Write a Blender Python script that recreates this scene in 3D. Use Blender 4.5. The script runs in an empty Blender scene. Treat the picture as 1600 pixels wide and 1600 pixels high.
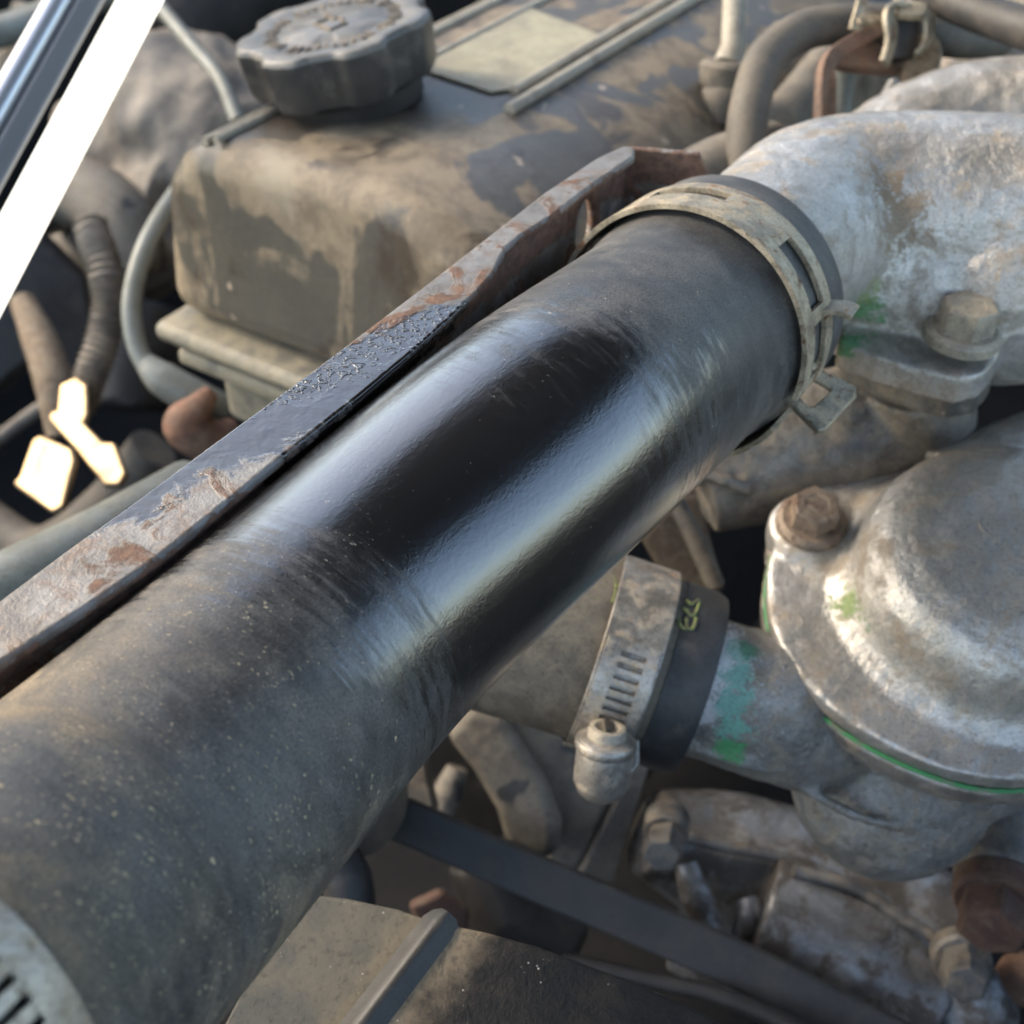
import bpy, bmesh, math, random
import numpy as np
from mathutils import Vector, Matrix
random.seed(7); rng = np.random.default_rng(7)
scene = bpy.context.scene
COL = scene.collection

# ------------------------------------------------------------------ camera
ZC = 1.10                      # camera height above the ground, metres
PITCH = math.radians(40)
FPX = 1931.0                   # focal length in pixels of the 1600 px photograph
CAM = np.array([0.0, 0.0, ZC])
CX = np.array([1.0, 0, 0])
CY = np.array([0, math.sin(PITCH), math.cos(PITCH)])
CF = np.array([0, math.cos(PITCH), -math.sin(PITCH)])
cam = bpy.data.cameras.new('camera'); camo = bpy.data.objects.new('camera', cam); COL.objects.link(camo)
camo.location = CAM; camo.rotation_euler = (math.radians(90) - PITCH, 0, 0)
cam.sensor_width = 36; cam.lens = 36 * FPX / 1600
cam.clip_start = 0.01; cam.clip_end = 500
cam.dof.use_dof = True; cam.dof.focus_distance = 0.195; cam.dof.aperture_fstop = 25.0
scene.camera = camo

# ------------------------------------------------------------------ sky, sun, exposure
SUN_EL, SUN_AZ = math.radians(36), math.radians(-68)      # azimuth from +Y towards +X
w = bpy.data.worlds.new('World'); scene.world = w; w.use_nodes = True
wt = w.node_tree; bg = wt.nodes['Background']
sky = wt.nodes.new('ShaderNodeTexSky'); sky.sky_type = 'NISHITA'; sky.sun_disc = False
sky.sun_elevation = SUN_EL; sky.sun_rotation = SUN_AZ
sky.air_density = 1.0; sky.dust_density = 2.0; sky.ozone_density = 1.0
wt.links.new(sky.outputs[0], bg.inputs[0]); bg.inputs[1].default_value = 0.15
sl = bpy.data.lights.new('sun', 'SUN'); so = bpy.data.objects.new('sun', sl); COL.objects.link(so)
sl.energy = 0.55; sl.angle = math.radians(12); sl.color = (1.0, 0.93, 0.82)
sd = Vector((math.sin(SUN_AZ) * math.cos(SUN_EL), math.cos(SUN_AZ) * math.cos(SUN_EL), math.sin(SUN_EL)))
so.rotation_euler = sd.to_track_quat('Z', 'Y').to_euler(); so.location = (-1, 1, 3)
vs = scene.view_settings
vs.view_transform = 'Standard'; vs.look = 'None'; vs.gamma = 1; vs.exposure = 1.85; vs.use_curve_mapping = False
vs.use_white_balance = True; vs.white_balance_temperature = 7250; vs.white_balance_tint = 8      # the camera was balanced for open shade
scene.cycles.use_denoising = True
scene.cycles.max_bounces = 5; scene.cycles.diffuse_bounces = 3; scene.cycles.glossy_bounces = 3; scene.cycles.transmission_bounces = 1
scene.cycles.use_adaptive_sampling = True; scene.cycles.adaptive_threshold = 0.02
scene.cycles.sample_clamp_indirect = 6.0

# ------------------------------------------------------------------ picture geometry helpers
def ray(px, py):
    return CX * ((px - 800) / FPX) + CY * ((800 - py) / FPX) + CF
def P(px, py, d):
    return CAM + ray(px, py) * d
def PZ(px, py, z):                       # on the level plane z (relative to the camera)
    r = ray(px, py); return CAM + r * (z / r[2])
def PP(px, py, p0, n):                   # on any plane
    r = ray(px, py); return CAM + r * (np.dot(p0 - CAM, n) / np.dot(r, n))
def PC(px, py, c, ax, rad):              # on the near side of a cylinder
    r = ray(px, py); o = CAM - c
    rp = r - ax * np.dot(r, ax); op = o - ax * np.dot(o, ax)
    A = rp @ rp; B = 2 * rp @ op; C_ = op @ op - rad * rad
    D = max(B * B - 4 * A * C_, 0)
    return CAM + r * ((-B - math.sqrt(D)) / (2 * A))
def depth(p): return float((p - CAM) @ CF)
def unit(v): v = np.asarray(v, float); return v / np.linalg.norm(v)
TH = math.radians(33)
E1 = np.array([math.sin(TH), math.cos(TH), 0.0])      # along the engine, away from the camera
E2 = np.array([math.cos(TH), -math.sin(TH), 0.0])     # across the engine, to the right
EZ = np.array([0, 0, 1.0])

# ------------------------------------------------------------------ mesh helpers
class MB:
    def __init__(s): s.v = []; s.f = []; s.attr = {}
    def add(s, vs_, fs):
        o = len(s.v); s.v += [np.asarray(v, float) for v in vs_]; s.f += [tuple(i + o for i in f) for f in fs]; return o
    def box(s, c, ax, half):
        c = np.asarray(c, float); A = [np.asarray(a, float) for a in ax]
        vs_ = [c + A[0] * half[0] * i + A[1] * half[1] * j + A[2] * half[2] * k for i in (-1, 1) for j in (-1, 1) for k in (-1, 1)]
        s.add(vs_, [(0, 1, 3, 2), (4, 6, 7, 5), (0, 4, 5, 1), (2, 3, 7, 6), (0, 2, 6, 4), (1, 5, 7, 3)]); return s
    def prism(s, pts, vec):
        n = len(pts); pts = [np.asarray(p, float) for p in pts]
        s.add(pts + [p + vec for p in pts], [tuple(range(n))[::-1], tuple(range(n, 2 * n))] + [(i, (i + 1) % n, (i + 1) % n + n, i + n) for i in range(n)]); return s
    def tube(s, pts, rad, seg=24, sub=8, cap=True, smooth=True, squash=None, dents=None):
        pts = [np.asarray(p, float) for p in pts]
        if np.isscalar(rad): rad = [rad] * len(pts)
        if smooth and len(pts) > 2:
            q = []; rr = []
            ext = [2 * pts[0] - pts[1]] + pts + [2 * pts[-1] - pts[-2]]
            for i in range(len(pts) - 1):
                a, b, c, d = ext[i:i + 4]
                for k in range(sub):
                    t = k / sub
                    q.append(0.5 * ((2 * b) + (c - a) * t + (2 * a - 5 * b + 4 * c - d) * t * t + (-a + 3 * b - 3 * c + d) * t ** 3))
                    rr.append(rad[i] * (1 - t) + rad[i + 1] * t)
            q.append(pts[-1]); rr.append(rad[-1])
        else: q, rr = pts, list(rad)
        T = [unit(q[min(i + 1, len(q) - 1)] - q[max(i - 1, 0)]) for i in range(len(q))]
        u = np.cross(T[0], EZ)
        if np.linalg.norm(u) < .15: u = np.cross(T[0], E2)
        u = unit(u); vs_ = []
        for i, (p, r) in enumerate(zip(q, rr)):
            u = unit(u - T[i] * (u @ T[i])); v = np.cross(u, T[i])
            for k in range(seg):
                a = 2 * math.pi * k / seg
                r2 = r * (squash(a) if squash else 1.0)
                vs_.append(p + r2 * (math.cos(a) * u + math.sin(a) * v))
        fs = [(i * seg + k, i * seg + (k + 1) % seg, (i + 1) * seg + (k + 1) % seg, (i + 1) * seg + k) for i in range(len(q) - 1) for k in range(seg)]
        if cap: fs += [tuple(range(seg))[::-1], tuple(range((len(q) - 1) * seg, len(q) * seg))]
        s.add(vs_, fs); return s
    def lathe(s, c, ax, prof, seg=48, lobes=None):
        c = np.asarray(c, float); ax = unit(ax)
        u = np.cross(ax, E1);  u = unit(u if np.linalg.norm(u) > .2 else np.cross(ax, E2)); v = np.cross(ax, u)
        vs_ = []
        for r, h in prof:
            for k in range(seg):
                a = 2 * math.pi * k / seg; rr = max(r, 1e-5) * (lobes(a) if lobes else 1)
                vs_.append(c + ax * h + rr * (math.cos(a) * u + math.sin(a) * v))
        n = len(prof)
        fs = [(i * seg + k, i * seg + (k + 1) % seg, (i + 1) * seg + (k + 1) % seg, (i + 1) * seg + k) for i in range(n - 1) for k in range(seg)]
        fs += [tuple(range(seg))[::-1], tuple(range((n - 1) * seg, n * seg))]
        s.add(vs_, fs); return s
    def hexbolt(s, c, ax, af, h, flange=1.5, fh=.25):
        r = af / 2 / math.cos(math.pi / 6)
        c = np.asarray(c, float); ax = unit(ax)
        s.lathe(c, ax, [(af * .5 * flange, -af * .1), (af * .5 * flange, h * fh * .55), (af * .5 * flange * .86, h * fh)], 28)
        s.lathe(c, ax, [(r, h * fh * .5), (r, h * .9), (r * .93, h), (r * .55, h), (r * .5, h * .97)], 6); return s
    def sphere(s, c, r, sc=(1, 1, 1), ax=None, nu=20, nv=12):
        ax = ax or (CX, np.array([0, 1., 0]), EZ); vs_ = []; fs = []
        c = np.asarray(c, float)
        for i in range(nv + 1):
            th = math.pi * (i + .001) / (nv + .002)
            for k in range(nu):
                a = 2 * math.pi * k / nu
                d = (math.sin(th) * math.cos(a) * sc[0], math.sin(th) * math.sin(a) * sc[1], math.cos(th) * sc[2])
                vs_.append(c + r * (ax[0] * d[0] + ax[1] * d[1] + ax[2] * d[2]))
        fs = [(i * nu + k, (i + 1) * nu + k, (i + 1) * nu + (k + 1) % nu, i * nu + (k + 1) % nu) for i in range(nv) for k in range(nu)]
        fs += [tuple(range(nu)), tuple(range(nv * nu, nv * nu + nu))[::-1]]
        s.add(vs_, fs); return s
    def slab(s, px, p0, n, th):          # an outline on a plane, given real thickness away from the viewer's side
        n = unit(n); pts = [PP(x, y, p0, n) for x, y in px]
        s.prism(pts, -n * th); return s

def link(name, mb, mat, parent=None, bevel=0, bseg=3, remesh=0, smooth=0, disp=None, solid=0, angle=40, origin=None, subsurf=0):
    V = np.array(mb.v)
    o = parent['_o'] if parent is not None else (origin if origin is not None else [V[:, 0].mean(), V[:, 1].mean(), V[:, 2].min()])
    o = np.array(list(o))
    me = bpy.data.meshes.new(name); me.from_pydata([tuple(v) for v in V - o], [], mb.f)
    bm = bmesh.new(); bm.from_mesh(me); bmesh.ops.recalc_face_normals(bm, faces=bm.faces[:])
    bm.to_mesh(me); bm.free()
    for k, vals in mb.attr.items():
        a = me.attributes.new(k, 'FLOAT', 'POINT'); a.data.foreach_set('value', np.asarray(vals, np.float32))
    me.materials.append(mat); me.shade_smooth()
    ob = bpy.data.objects.new(name, me); COL.objects.link(ob)
    if parent is not None: ob.parent = parent
    else: ob.location = o
    ob['_o'] = list(map(float, o)) if parent is None else [float(x) for x in parent['_o']]
    if solid:
        m = ob.modifiers.new('solid', 'SOLIDIFY'); m.thickness = abs(solid); m.offset = 1 if solid > 0 else -1
    if remesh:
        m = ob.modifiers.new('remesh', 'REMESH'); m.mode = 'VOXEL'; m.voxel_size = remesh; m.use_smooth_shade = True
        if smooth:
            m = ob.modifiers.new('smooth', 'SMOOTH'); m.factor = .5; m.iterations = smooth
    elif not remesh and not subsurf:
        me.set_sharp_from_angle(angle=math.radians(angle))
    if bevel:
        m = ob.modifiers.new('bevel', 'BEVEL'); m.width = bevel; m.segments = bseg; m.limit_method = 'ANGLE'; m.angle_limit = math.radians(30)
        m.use_clamp_overlap = True; m.harden_normals = False
        me.shade_smooth()
        m2 = ob.modifiers.new('wn', 'WEIGHTED_NORMAL'); m2.keep_sharp = False
    if subsurf:
        m = ob.modifiers.new('sub', 'SUBSURF'); m.levels = subsurf; m.render_levels = subsurf
    if disp:
        size, strength = disp
        t = bpy.data.textures.new(name + '_cast', 'CLOUDS'); t.noise_scale = size; t.noise_depth = 3
        m = ob.modifiers.new('cast', 'DISPLACE'); m.texture = t; m.strength = strength; m.texture_coords = 'LOCAL'; m.mid_level = .5
    return ob
def thing(name, label, cat, loc, group=None):
    e = bpy.data.objects.new(name, None); COL.objects.link(e); e.location = loc; e.empty_display_size = .01
    e['_o'] = [float(x) for x in loc]; e['label'] = label; e['category'] = cat
    if group: e['group'] = group
    return e
def tag(o, label, cat, group=None):
    o['label'] = label; o['category'] = cat
    if group: o['group'] = group
    return o
def struct(o): o['kind'] = 'structure'; return o

# ------------------------------------------------------------------ materials
class NT:
    def __init__(s, name):
        s.m = bpy.data.materials.new(name); s.m.use_nodes = True; s.t = s.m.node_tree
        s.b = s.t.nodes['Principled BSDF']
        s.pos = s.t.nodes.new('ShaderNodeNewGeometry').outputs['Position']
    def n(s, ty): return s.t.nodes.new(ty)
    def set(s, inp, v):
        if isinstance(v, bpy.types.NodeSocket): s.t.links.new(v, inp)
        elif isinstance(v, (tuple, list)) and len(v) == 3 and inp.type == 'RGBA': inp.default_value = (*v, 1)
        else: inp.default_value = v
    def mp(s, vec=None, scale=(1, 1, 1), rot=(0, 0, 0), loc=(0, 0, 0)):
        n = s.n('ShaderNodeMapping'); s.set(n.inputs['Vector'], vec or s.pos)
        n.inputs['Scale'].default_value = scale; n.inputs['Rotation'].default_value = rot; n.inputs['Location'].default_value = loc
        return n.outputs[0]
    def noise(s, scale, detail=6, rough=.6, dist=0, vec=None):
        n = s.n('ShaderNodeTexNoise'); s.set(n.inputs['Vector'], vec or s.pos)
        n.inputs['Scale'].default_value = scale; n.inputs['Detail'].default_value = detail
        n.inputs['Roughness'].default_value = rough; n.inputs['Distortion'].default_value = dist
        return n.outputs['Fac']
    def voro(s, scale, vec=None, feat='F1'):
        n = s.n('ShaderNodeTexVoronoi'); s.set(n.inputs['Vector'], vec or s.pos); n.inputs['Scale'].default_value = scale; n.feature = feat
        return n.outputs['Distance']
    def ramp(s, f, lo, hi, a=0.0, b=1.0):
        n = s.n('ShaderNodeMapRange'); n.interpolation_type = 'SMOOTHSTEP'
        s.set(n.inputs[0], f); s.set(n.inputs[1], lo); s.set(n.inputs[2], hi); s.set(n.inputs[3], a); s.set(n.inputs[4], b)
        return n.outputs[0]
    def math(s, op, a, b=0.0, c=0.0):
        n = s.n('ShaderNodeMath'); n.operation = op; s.set(n.inputs[0], a); s.set(n.inputs[1], b); s.set(n.inputs[2], c); return n.outputs[0]
    def mul(s, a, b): return s.math('MULTIPLY', a, b)
    def addm(s, a, b): return s.math('ADD', a, b)
    def mix(s, a, b, f):
        n = s.n('ShaderNodeMix'); n.data_type = 'RGBA'; s.set(n.inputs['Factor'], f); s.set(n.inputs['A'], a); s.set(n.inputs['B'], b); 
        return n.outputs['Result']
    def mixf(s, a, b, f):
        n = s.n('ShaderNodeMix'); n.data_type = 'FLOAT'; s.set(n.inputs['Factor'], f); s.set(n.inputs[2], a); s.set(n.inputs[3], b); return n.outputs[0]
    def attr(s, name):
        n = s.n('ShaderNodeAttribute'); n.attribute_name = name; return n.outputs['Fac']
    def dot(s, v, off=0.0, vec=None):     # signed distance along a direction, in metres
        n = s.n('ShaderNodeVectorMath'); n.operation = 'DOT_PRODUCT'; s.set(n.inputs[0], vec or s.pos); n.inputs[1].default_value = tuple(v)
        return s.math('SUBTRACT', n.outputs['Value'], off)
    def dist(s, p, vec=None):
        n = s.n('ShaderNodeVectorMath'); n.operation = 'DISTANCE'; s.set(n.inputs[0], vec or s.pos); n.inputs[1].default_value = tuple(p); return n.outputs['Value']
    def bump(s, h, strength=.3, dist=.001, prev=None):
        n = s.n('ShaderNodeBump'); n.inputs['Strength'].default_value = strength; n.inputs['Distance'].default_value = dist
        s.set(n.inputs['Height'], h)
        if prev is not None: s.t.links.new(prev, n.inputs['Normal'])
        return n.outputs[0]
    def out(s, col=None, rough=None, metal=None, normal=None, spec=None, coat=None):
        if col is not None: s.set(s.b.inputs['Base Color'], col)
        if rough is not None: s.set(s.b.inputs['Roughness'], rough)
        if metal is not None: s.set(s.b.inputs['Metallic'], metal)
        if normal is not None: s.set(s.b.inputs['Normal'], normal)
        if spec is not None: s.set(s.b.inputs['Specular IOR Level'], spec)
        if coat is not None: s.set(s.b.inputs['Coat Weight'], coat); s.b.inputs['Coat Roughness'].default_value = .08
        return s.m

def grime(name, base, alt, dust=(.30, .24, .17), dust_t=.56, dust_w=.12, dust_a=.8, speck=None, speck_t=.70, rust=None, rust_t=.6,
          s1=45, s2=140, s3=70, sp_s=1100, rough=.5, rough_d=.85, metal=0.0, bump=.35, bscale=500, bdist=.0006, stretch=(1, 1, 1), dark=None, dark_t=.62, stains=()):
    t = NT(name); v = t.mp(scale=stretch)
    col = t.mix(base, alt, t.ramp(t.noise(s1, 4, .62, .6, v), .38, .62))
    dm = t.mul(t.ramp(t.noise(s2, 5, .68, .3, t.mp(scale=stretch, loc=(3.1, 1.7, .4))), dust_t - dust_w, dust_t + dust_w), dust_a)
    col = t.mix(col, dust, dm)
    r = t.mixf(rough, rough_d, dm); mt = t.mixf(metal, 0.0, dm)
    if rust:
        rm = t.ramp(t.noise(s3, 4, .7, .8, t.mp(loc=(7.3, 2.2, 5.1))), rust_t - .05, rust_t + .07)
        rc = t.mix(rust, tuple(c * .45 for c in rust), t.noise(400, 3, .7))
        col = t.mix(col, rc, rm); r = t.mixf(r, .9, rm); mt = t.mixf(mt, 0.0, rm)
    if dark:
        km = t.ramp(t.noise(s1 * .8, 4, .5, .4, t.mp(scale=stretch, loc=(1.3, 9.2, 4.1))), dark_t - .02, dark_t + .03)
        col = t.mix(col, dark, km); r = t.mixf(r, .45, km)
    if speck:
        sm = t.ramp(t.noise(sp_s, 3, .6), speck_t - .03, speck_t + .04)
        col = t.mix(col, speck, t.mul(sm, .8)); r = t.mixf(r, .9, sm)
    if stains:
        wn = t.addm(t.mul(t.math('SUBTRACT', t.noise(260, 4, .72, .5), .5), 3.2), t.mul(t.math('SUBTRACT', t.noise(1500, 2, .7), .5), 2.0))
        for (pt_, rad_, c_) in stains:
            sm = t.ramp(t.addm(t.math('DIVIDE', t.dist(pt_), rad_), wn), .55, 1.1, 1, 0)
            col = t.mix(col, c_, t.mul(sm, .85)); r = t.mixf(r, .8, sm); mt = t.mixf(mt, 0.0, sm)
    fine = t.noise(2600, 2, .6)
    col = t.mix(col, t.mix((.0, .0, .0), col, .45), t.ramp(fine, .46, .66, 0, .55))
    pit = t.noise(900, 3, .65); col = t.mix(col, t.mix((.02, .014, .008), col, .35), t.ramp(pit, .56, .68, 0, .6))
    h = t.noise(bscale * .5, 5, .72)
    return t.out(col, r, mt, t.bump(h, bump, bdist))

# aluminium castings
M_alu_pale = grime('pale_cast_aluminium', (.48, .46, .43), (.36, .34, .31), dust=(.40, .33, .25), dust_t=.62, dust_w=.09, dust_a=.65,
                   speck=(.78, .76, .72), speck_t=.66, s1=60, s2=190, sp_s=900, rough=.42, rough_d=.8, metal=.55, bump=.55, bscale=420, bdist=.0012,
                   dark=(.24, .18, .12), dark_t=.70)
M_alu_mid = grime('weathered_cast_aluminium', (.40, .38, .36), (.26, .24, .22), dust=(.34, .27, .19), dust_t=.55, dust_w=.12, dust_a=.7,
                  speck=(.70, .69, .66), speck_t=.68, s1=70, s2=170, rough=.38, rough_d=.8, metal=.55, bump=.5, bscale=380, bdist=.0012)
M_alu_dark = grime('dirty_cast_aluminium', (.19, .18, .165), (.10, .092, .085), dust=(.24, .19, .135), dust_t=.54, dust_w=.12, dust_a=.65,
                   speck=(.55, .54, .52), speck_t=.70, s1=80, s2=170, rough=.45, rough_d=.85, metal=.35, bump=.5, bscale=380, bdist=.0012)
M_alu_bright = grime('shiny_worn_aluminium', (.36, .36, .36), (.20, .195, .19), dust=(.060, .048, .037), dust_t=.51, dust_w=.07, dust_a=.92,
                     speck=(.6, .6, .6), speck_t=.70, s1=40, s2=70, rough=.38, rough_d=.7, metal=.6, bump=.4, bscale=300, bdist=.0008)
M_steel_tan = grime('dusty_plated_steel', (.50, .43, .32), (.28, .24, .18), dust=(.50, .41, .29), dust_t=.54, dust_w=.08, dust_a=.75, rust=(.26, .13, .07), rust_t=.60,
                    s1=120, s2=260, s3=160, rough=.42, metal=.5, bump=.3, bscale=700)
M_steel_clamp = grime('worn_clamp_steel', (.46, .43, .39), (.30, .27, .235), dust=(.42, .33, .22), dust_t=.57, dust_w=.1, dust_a=.7, rust=(.34, .20, .11), rust_t=.66,
                      s1=110, s2=230, s3=120, rough=.36, metal=.6, bump=.3, bscale=700)
M_bolt = grime('rusty_brown_bolt', (.26, .19, .14), (.20, .15, .115), dust=(.36, .28, .20), dust_t=.56, dust_w=.1, dust_a=.6, rust=(.17, .10, .07), rust_t=.58,
               s1=150, s2=300, s3=150, rough=.55, metal=.25, bump=.4, bscale=800)
M_bolt_pale = grime('dusty_pale_bolt', (.42, .38, .31), (.34, .30, .25), dust=(.45, .39, .29), dust_t=.52, dust_a=.7, rust=(.28, .16, .09), rust_t=.72,
                    s1=150, s2=300, rough=.5, metal=.35, bump=.4, bscale=800)
M_rust = grime('deep_red_rust', (.125, .066, .044), (.08, .044, .032), dust=(.19, .13, .09), dust_t=.58, dust_a=.6, s1=120, s2=240, rough=.85, bump=.7, bscale=500, bdist=.001)
M_rust_pipe = grime('copper_brown_rust', (.27, .16, .11), (.19, .12, .085), dust=(.33, .25, .19), dust_t=.56, dust_a=.6, s1=120, s2=240, rough=.7, bump=.4, bscale=500)
M_rust_dust = grime('brown_dusty_rust', (.27, .19, .12), (.20, .14, .095), dust=(.36, .29, .20), dust_t=.52, dust_a=.7, s1=120, s2=240, rough=.8, bump=.5, bscale=500)
M_rubber = grime('old_black_rubber', (.035, .034, .034), (.055, .052, .05), dust=(.14, .115, .09), dust_t=.60, dust_a=.4, s1=60, s2=130, rough=.55, rough_d=.85, bump=.25, bscale=700)
M_rubber_end = grime('grey_black_rubber', (.034, .034, .035), (.058, .057, .057), dust=(.15, .13, .10), dust_t=.66, dust_a=.5, s1=60, s2=130, rough=.55, rough_d=.85, bump=.25, bscale=700)
M_rubber_dusty = grime('dusty_grey_rubber', (.11, .10, .085), (.15, .13, .105), dust=(.24, .20, .15), dust_t=.56, dust_a=.5, s1=50, s2=120, rough=.65, rough_d=.9, bump=.3, bscale=700)
M_rubber_tan = grime('mud_stained_rubber', (.15, .125, .095), (.085, .072, .058), dust=(.24, .195, .14), dust_t=.52, dust_a=.6, s1=50, s2=110, rough=.7, rough_d=.9, bump=.35, bscale=600)
M_belt = grime('belt_rubber', (.030, .0295, .029), (.040, .039, .037), dust=(.075, .069, .060), dust_t=.56, dust_a=.6, s1=40, s2=90, rough=.6, bump=.2, bscale=800)
M_dark = grime('shaded_oily_metal', (.012, .011, .010), (.024, .021, .019), dust=(.055, .046, .037), dust_t=.60, dust_a=.6, s1=40, s2=90, rough=.6, bump=.4, bscale=250, bdist=.001)  # base lowered to near black to imitate shade in the gaps
M_bay = grime('shaded_bay_dirt', (.008, .0075, .007), (.014, .0125, .011), dust=(.03, .025, .021), dust_t=.60, dust_a=.6, s1=12, s2=40, rough=.8, bump=.4, bscale=120, bdist=.003)  # dirt colour darkened further, so the deep bay reads as shade
M_greybg = grime('grey_brown_dusty_metal', (.27, .235, .195), (.15, .132, .112), dust=(.38, .32, .25), dust_t=.55, dust_a=.7, s1=25, s2=60, rough=.6, bump=.4, bscale=200, bdist=.001)
M_darkplastic = grime('dark_grey_plastic', (.022, .022, .0225), (.040, .038, .036), dust=(.10, .09, .075), dust_t=.6, dust_a=.5, s1=30, s2=70, rough=.5, bump=.2, bscale=300)
M_cable = grime('grey_green_cable', (.22, .235, .215), (.17, .18, .16), dust=(.25, .235, .19), dust_t=.58, dust_a=.5, s1=50, s2=120, rough=.42, bump=.2, bscale=500)
M_brkt = grime('dusty_cast_bracket', (.22, .195, .16), (.15, .13, .105), dust=(.29, .245, .185), dust_t=.54, dust_a=.65, s1=60, s2=120, rough=.7, bump=.5, bscale=300, bdist=.001, dark=(.06, .055, .05), dark_t=.62)
M_green = NT('green_sealant'); M_green = M_green.out(M_green.mix((.05, .24, .09), (.16, .18, .13), M_green.ramp(M_green.noise(220, 4, .7), .47, .62)), .5)
M_teal = NT('teal_coolant_crust')
M_teal = M_teal.out(M_teal.mix((.16, .42, .32), (.30, .50, .42), M_teal.ramp(M_teal.noise(300), .4, .6)), .8, normal=M_teal.bump(M_teal.noise(600, 6), .8, .001))
M_paint_yg = NT('yellow_green_paint'); M_paint_yg = M_paint_yg.out(M_paint_yg.mix((.20, .23, .08), (.10, .10, .06), M_paint_yg.ramp(M_paint_yg.noise(700, 3, .7), .45, .60)), .8)
M_wht = NT('white_crust')
M_wht = M_wht.out(M_wht.mix((.62, .61, .60), (.40, .38, .34), M_wht.ramp(M_wht.noise(260), .42, .6)), .85, normal=M_wht.bump(M_wht.noise(500, 6), .9, .0015))

CAPB = PZ(545, 150, -.156)
# valve cover: tan dust wiped by greasy grey fingers
def mat_cover():
    t = NT('dusty_greasy_cover_paint')
    v = t.mp(scale=(1, 1, .55), rot=(0, .25, 0))
    base = t.mix((.28, .222, .152), (.165, .130, .092), t.ramp(t.noise(90, 6, .7), .38, .62))
    base = t.mix(base, (.32, .275, .205), t.mul(t.ramp(t.noise(28, 4, .6, .3, t.mp(loc=(5, 2, 1))), .52, .70), .8))
    g = t.ramp(t.addm(t.noise(30, 3, .5, .5, v), t.mul(t.noise(260, 4, .7), .08)), .53, .57)
    grey = t.mix((.060, .060, .056), (.090, .088, .080), t.noise(90, 3))
    col = t.mix(base, grey, t.mul(g, .85))
    spill = t.ramp(t.addm(t.dist(CAPB), t.mul(t.math('SUBTRACT', t.noise(40, 4, .6), .5), .055)), .022, .046, 1, 0)
    b = t.ramp(t.noise(36, 5, .65, .8, t.mp(scale=(1, 1, .7), loc=(2.7, 4.4, .9))), .53, .66)
    b = t.math('MAXIMUM', b, t.mul(spill, .9))
    col = t.mix(col, (.060, .046, .036), t.mul(b, .88))
    col = t.mix(col, (.30, .25, .18), t.mul(t.ramp(t.noise(900, 3, .7), .60, .72), .35))
    pk = t.ramp(t.noise(75, 3, .5, .2, t.mp(loc=(8.1, .4, 3.3))), .70, .74)
    col = t.mix(col, (.48, .38, .29), pk)
    r = t.mixf(t.mixf(.62, .34, g), .32, b)
    h = t.noise(300, 6, .72)
    return t.out(col, r, 0, t.bump(h, .35, .0008))
M_cover = mat_cover()
M_cover_lip = grime('cover_lip_paint', (.30, .27, .20), (.15, .145, .125), dust=(.36, .31, .22), dust_t=.5, dust_a=.6, s1=60, s2=140, rough=.5, bump=.3)
M_rib = grime('pale_dusty_rib', (.46, .42, .34), (.34, .30, .24), dust=(.50, .46, .37), dust_t=.5, dust_a=.7, s1=60, s2=140, rough=.6, bump=.3)
M_label = grime('cream_label', (.42, .39, .27), (.28, .26, .19), dust=(.36, .32, .24), dust_t=.52, dust_a=.7, s1=50, s2=110, rough=.55, bump=.15)
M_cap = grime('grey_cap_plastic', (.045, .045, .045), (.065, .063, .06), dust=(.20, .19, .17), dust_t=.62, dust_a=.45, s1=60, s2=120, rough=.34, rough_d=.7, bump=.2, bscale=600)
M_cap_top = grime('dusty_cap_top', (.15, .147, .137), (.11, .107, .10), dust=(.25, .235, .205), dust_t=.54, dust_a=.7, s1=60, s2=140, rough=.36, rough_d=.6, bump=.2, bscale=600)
M_emb = grime('embossed_dirt', (.17, .14, .11), (.13, .11, .09), s1=60, rough=.6)

# ================================================================== SETTING
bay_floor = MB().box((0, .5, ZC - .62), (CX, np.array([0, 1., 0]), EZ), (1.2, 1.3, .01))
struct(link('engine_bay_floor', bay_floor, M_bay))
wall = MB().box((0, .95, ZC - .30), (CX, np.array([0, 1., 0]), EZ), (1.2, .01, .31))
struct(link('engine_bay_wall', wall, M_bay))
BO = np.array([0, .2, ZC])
side = MB().box(BO - E2 * .80 + E1 * .1 - EZ * .46, (E1, E2, EZ), (.75, .012, .26)); struct(link('shading_fender', side, M_bay))  # unseen bay sides, added to keep sky light off the deep parts
side = MB().box(BO + E2 * .42 + E1 * .1 - EZ * .40, (E1, E2, EZ), (.75, .012, .25)); struct(link('shading_fender', side, M_bay))
side = MB().box(BO - E1 * .36 - EZ * .44 - E2 * .19, (E1, E2, EZ), (.012, .59, .22)); struct(link('shading_radiator_panel', side, M_bay))  # unseen front panel, added for the same shading
blk = MB(); OB = np.array([-.108, .362, ZC])
blk.box(OB + E1 * .17 + E2 * .075 + EZ * -.37, (E1, E2, EZ), (.155, .066, .11))
struct(link('engine_block', blk, M_dark, bevel=.006))

# the open bonnet, above and outside the picture, shades the engine and is what the wet rubber mirrors
bon = MB(); BC = np.array([0, .15, ZC - .13])
B0, B1, A0_, A1_ = -.25, .45, -.35, 1.0
bz = lambda a: .46 + .10 * (a - .3)
bon.prism([BC + E1 * A0_ + E2 * B0 + EZ * bz(A0_), BC + E1 * A1_ + E2 * B0 + EZ * bz(A1_), BC + E1 * A1_ + E2 * B1 + EZ * bz(A1_), BC + E1 * A0_ + E2 * B1 + EZ * bz(A0_)], EZ * .02)
struct(link('bonnet', bon, M_darkplastic))

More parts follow.
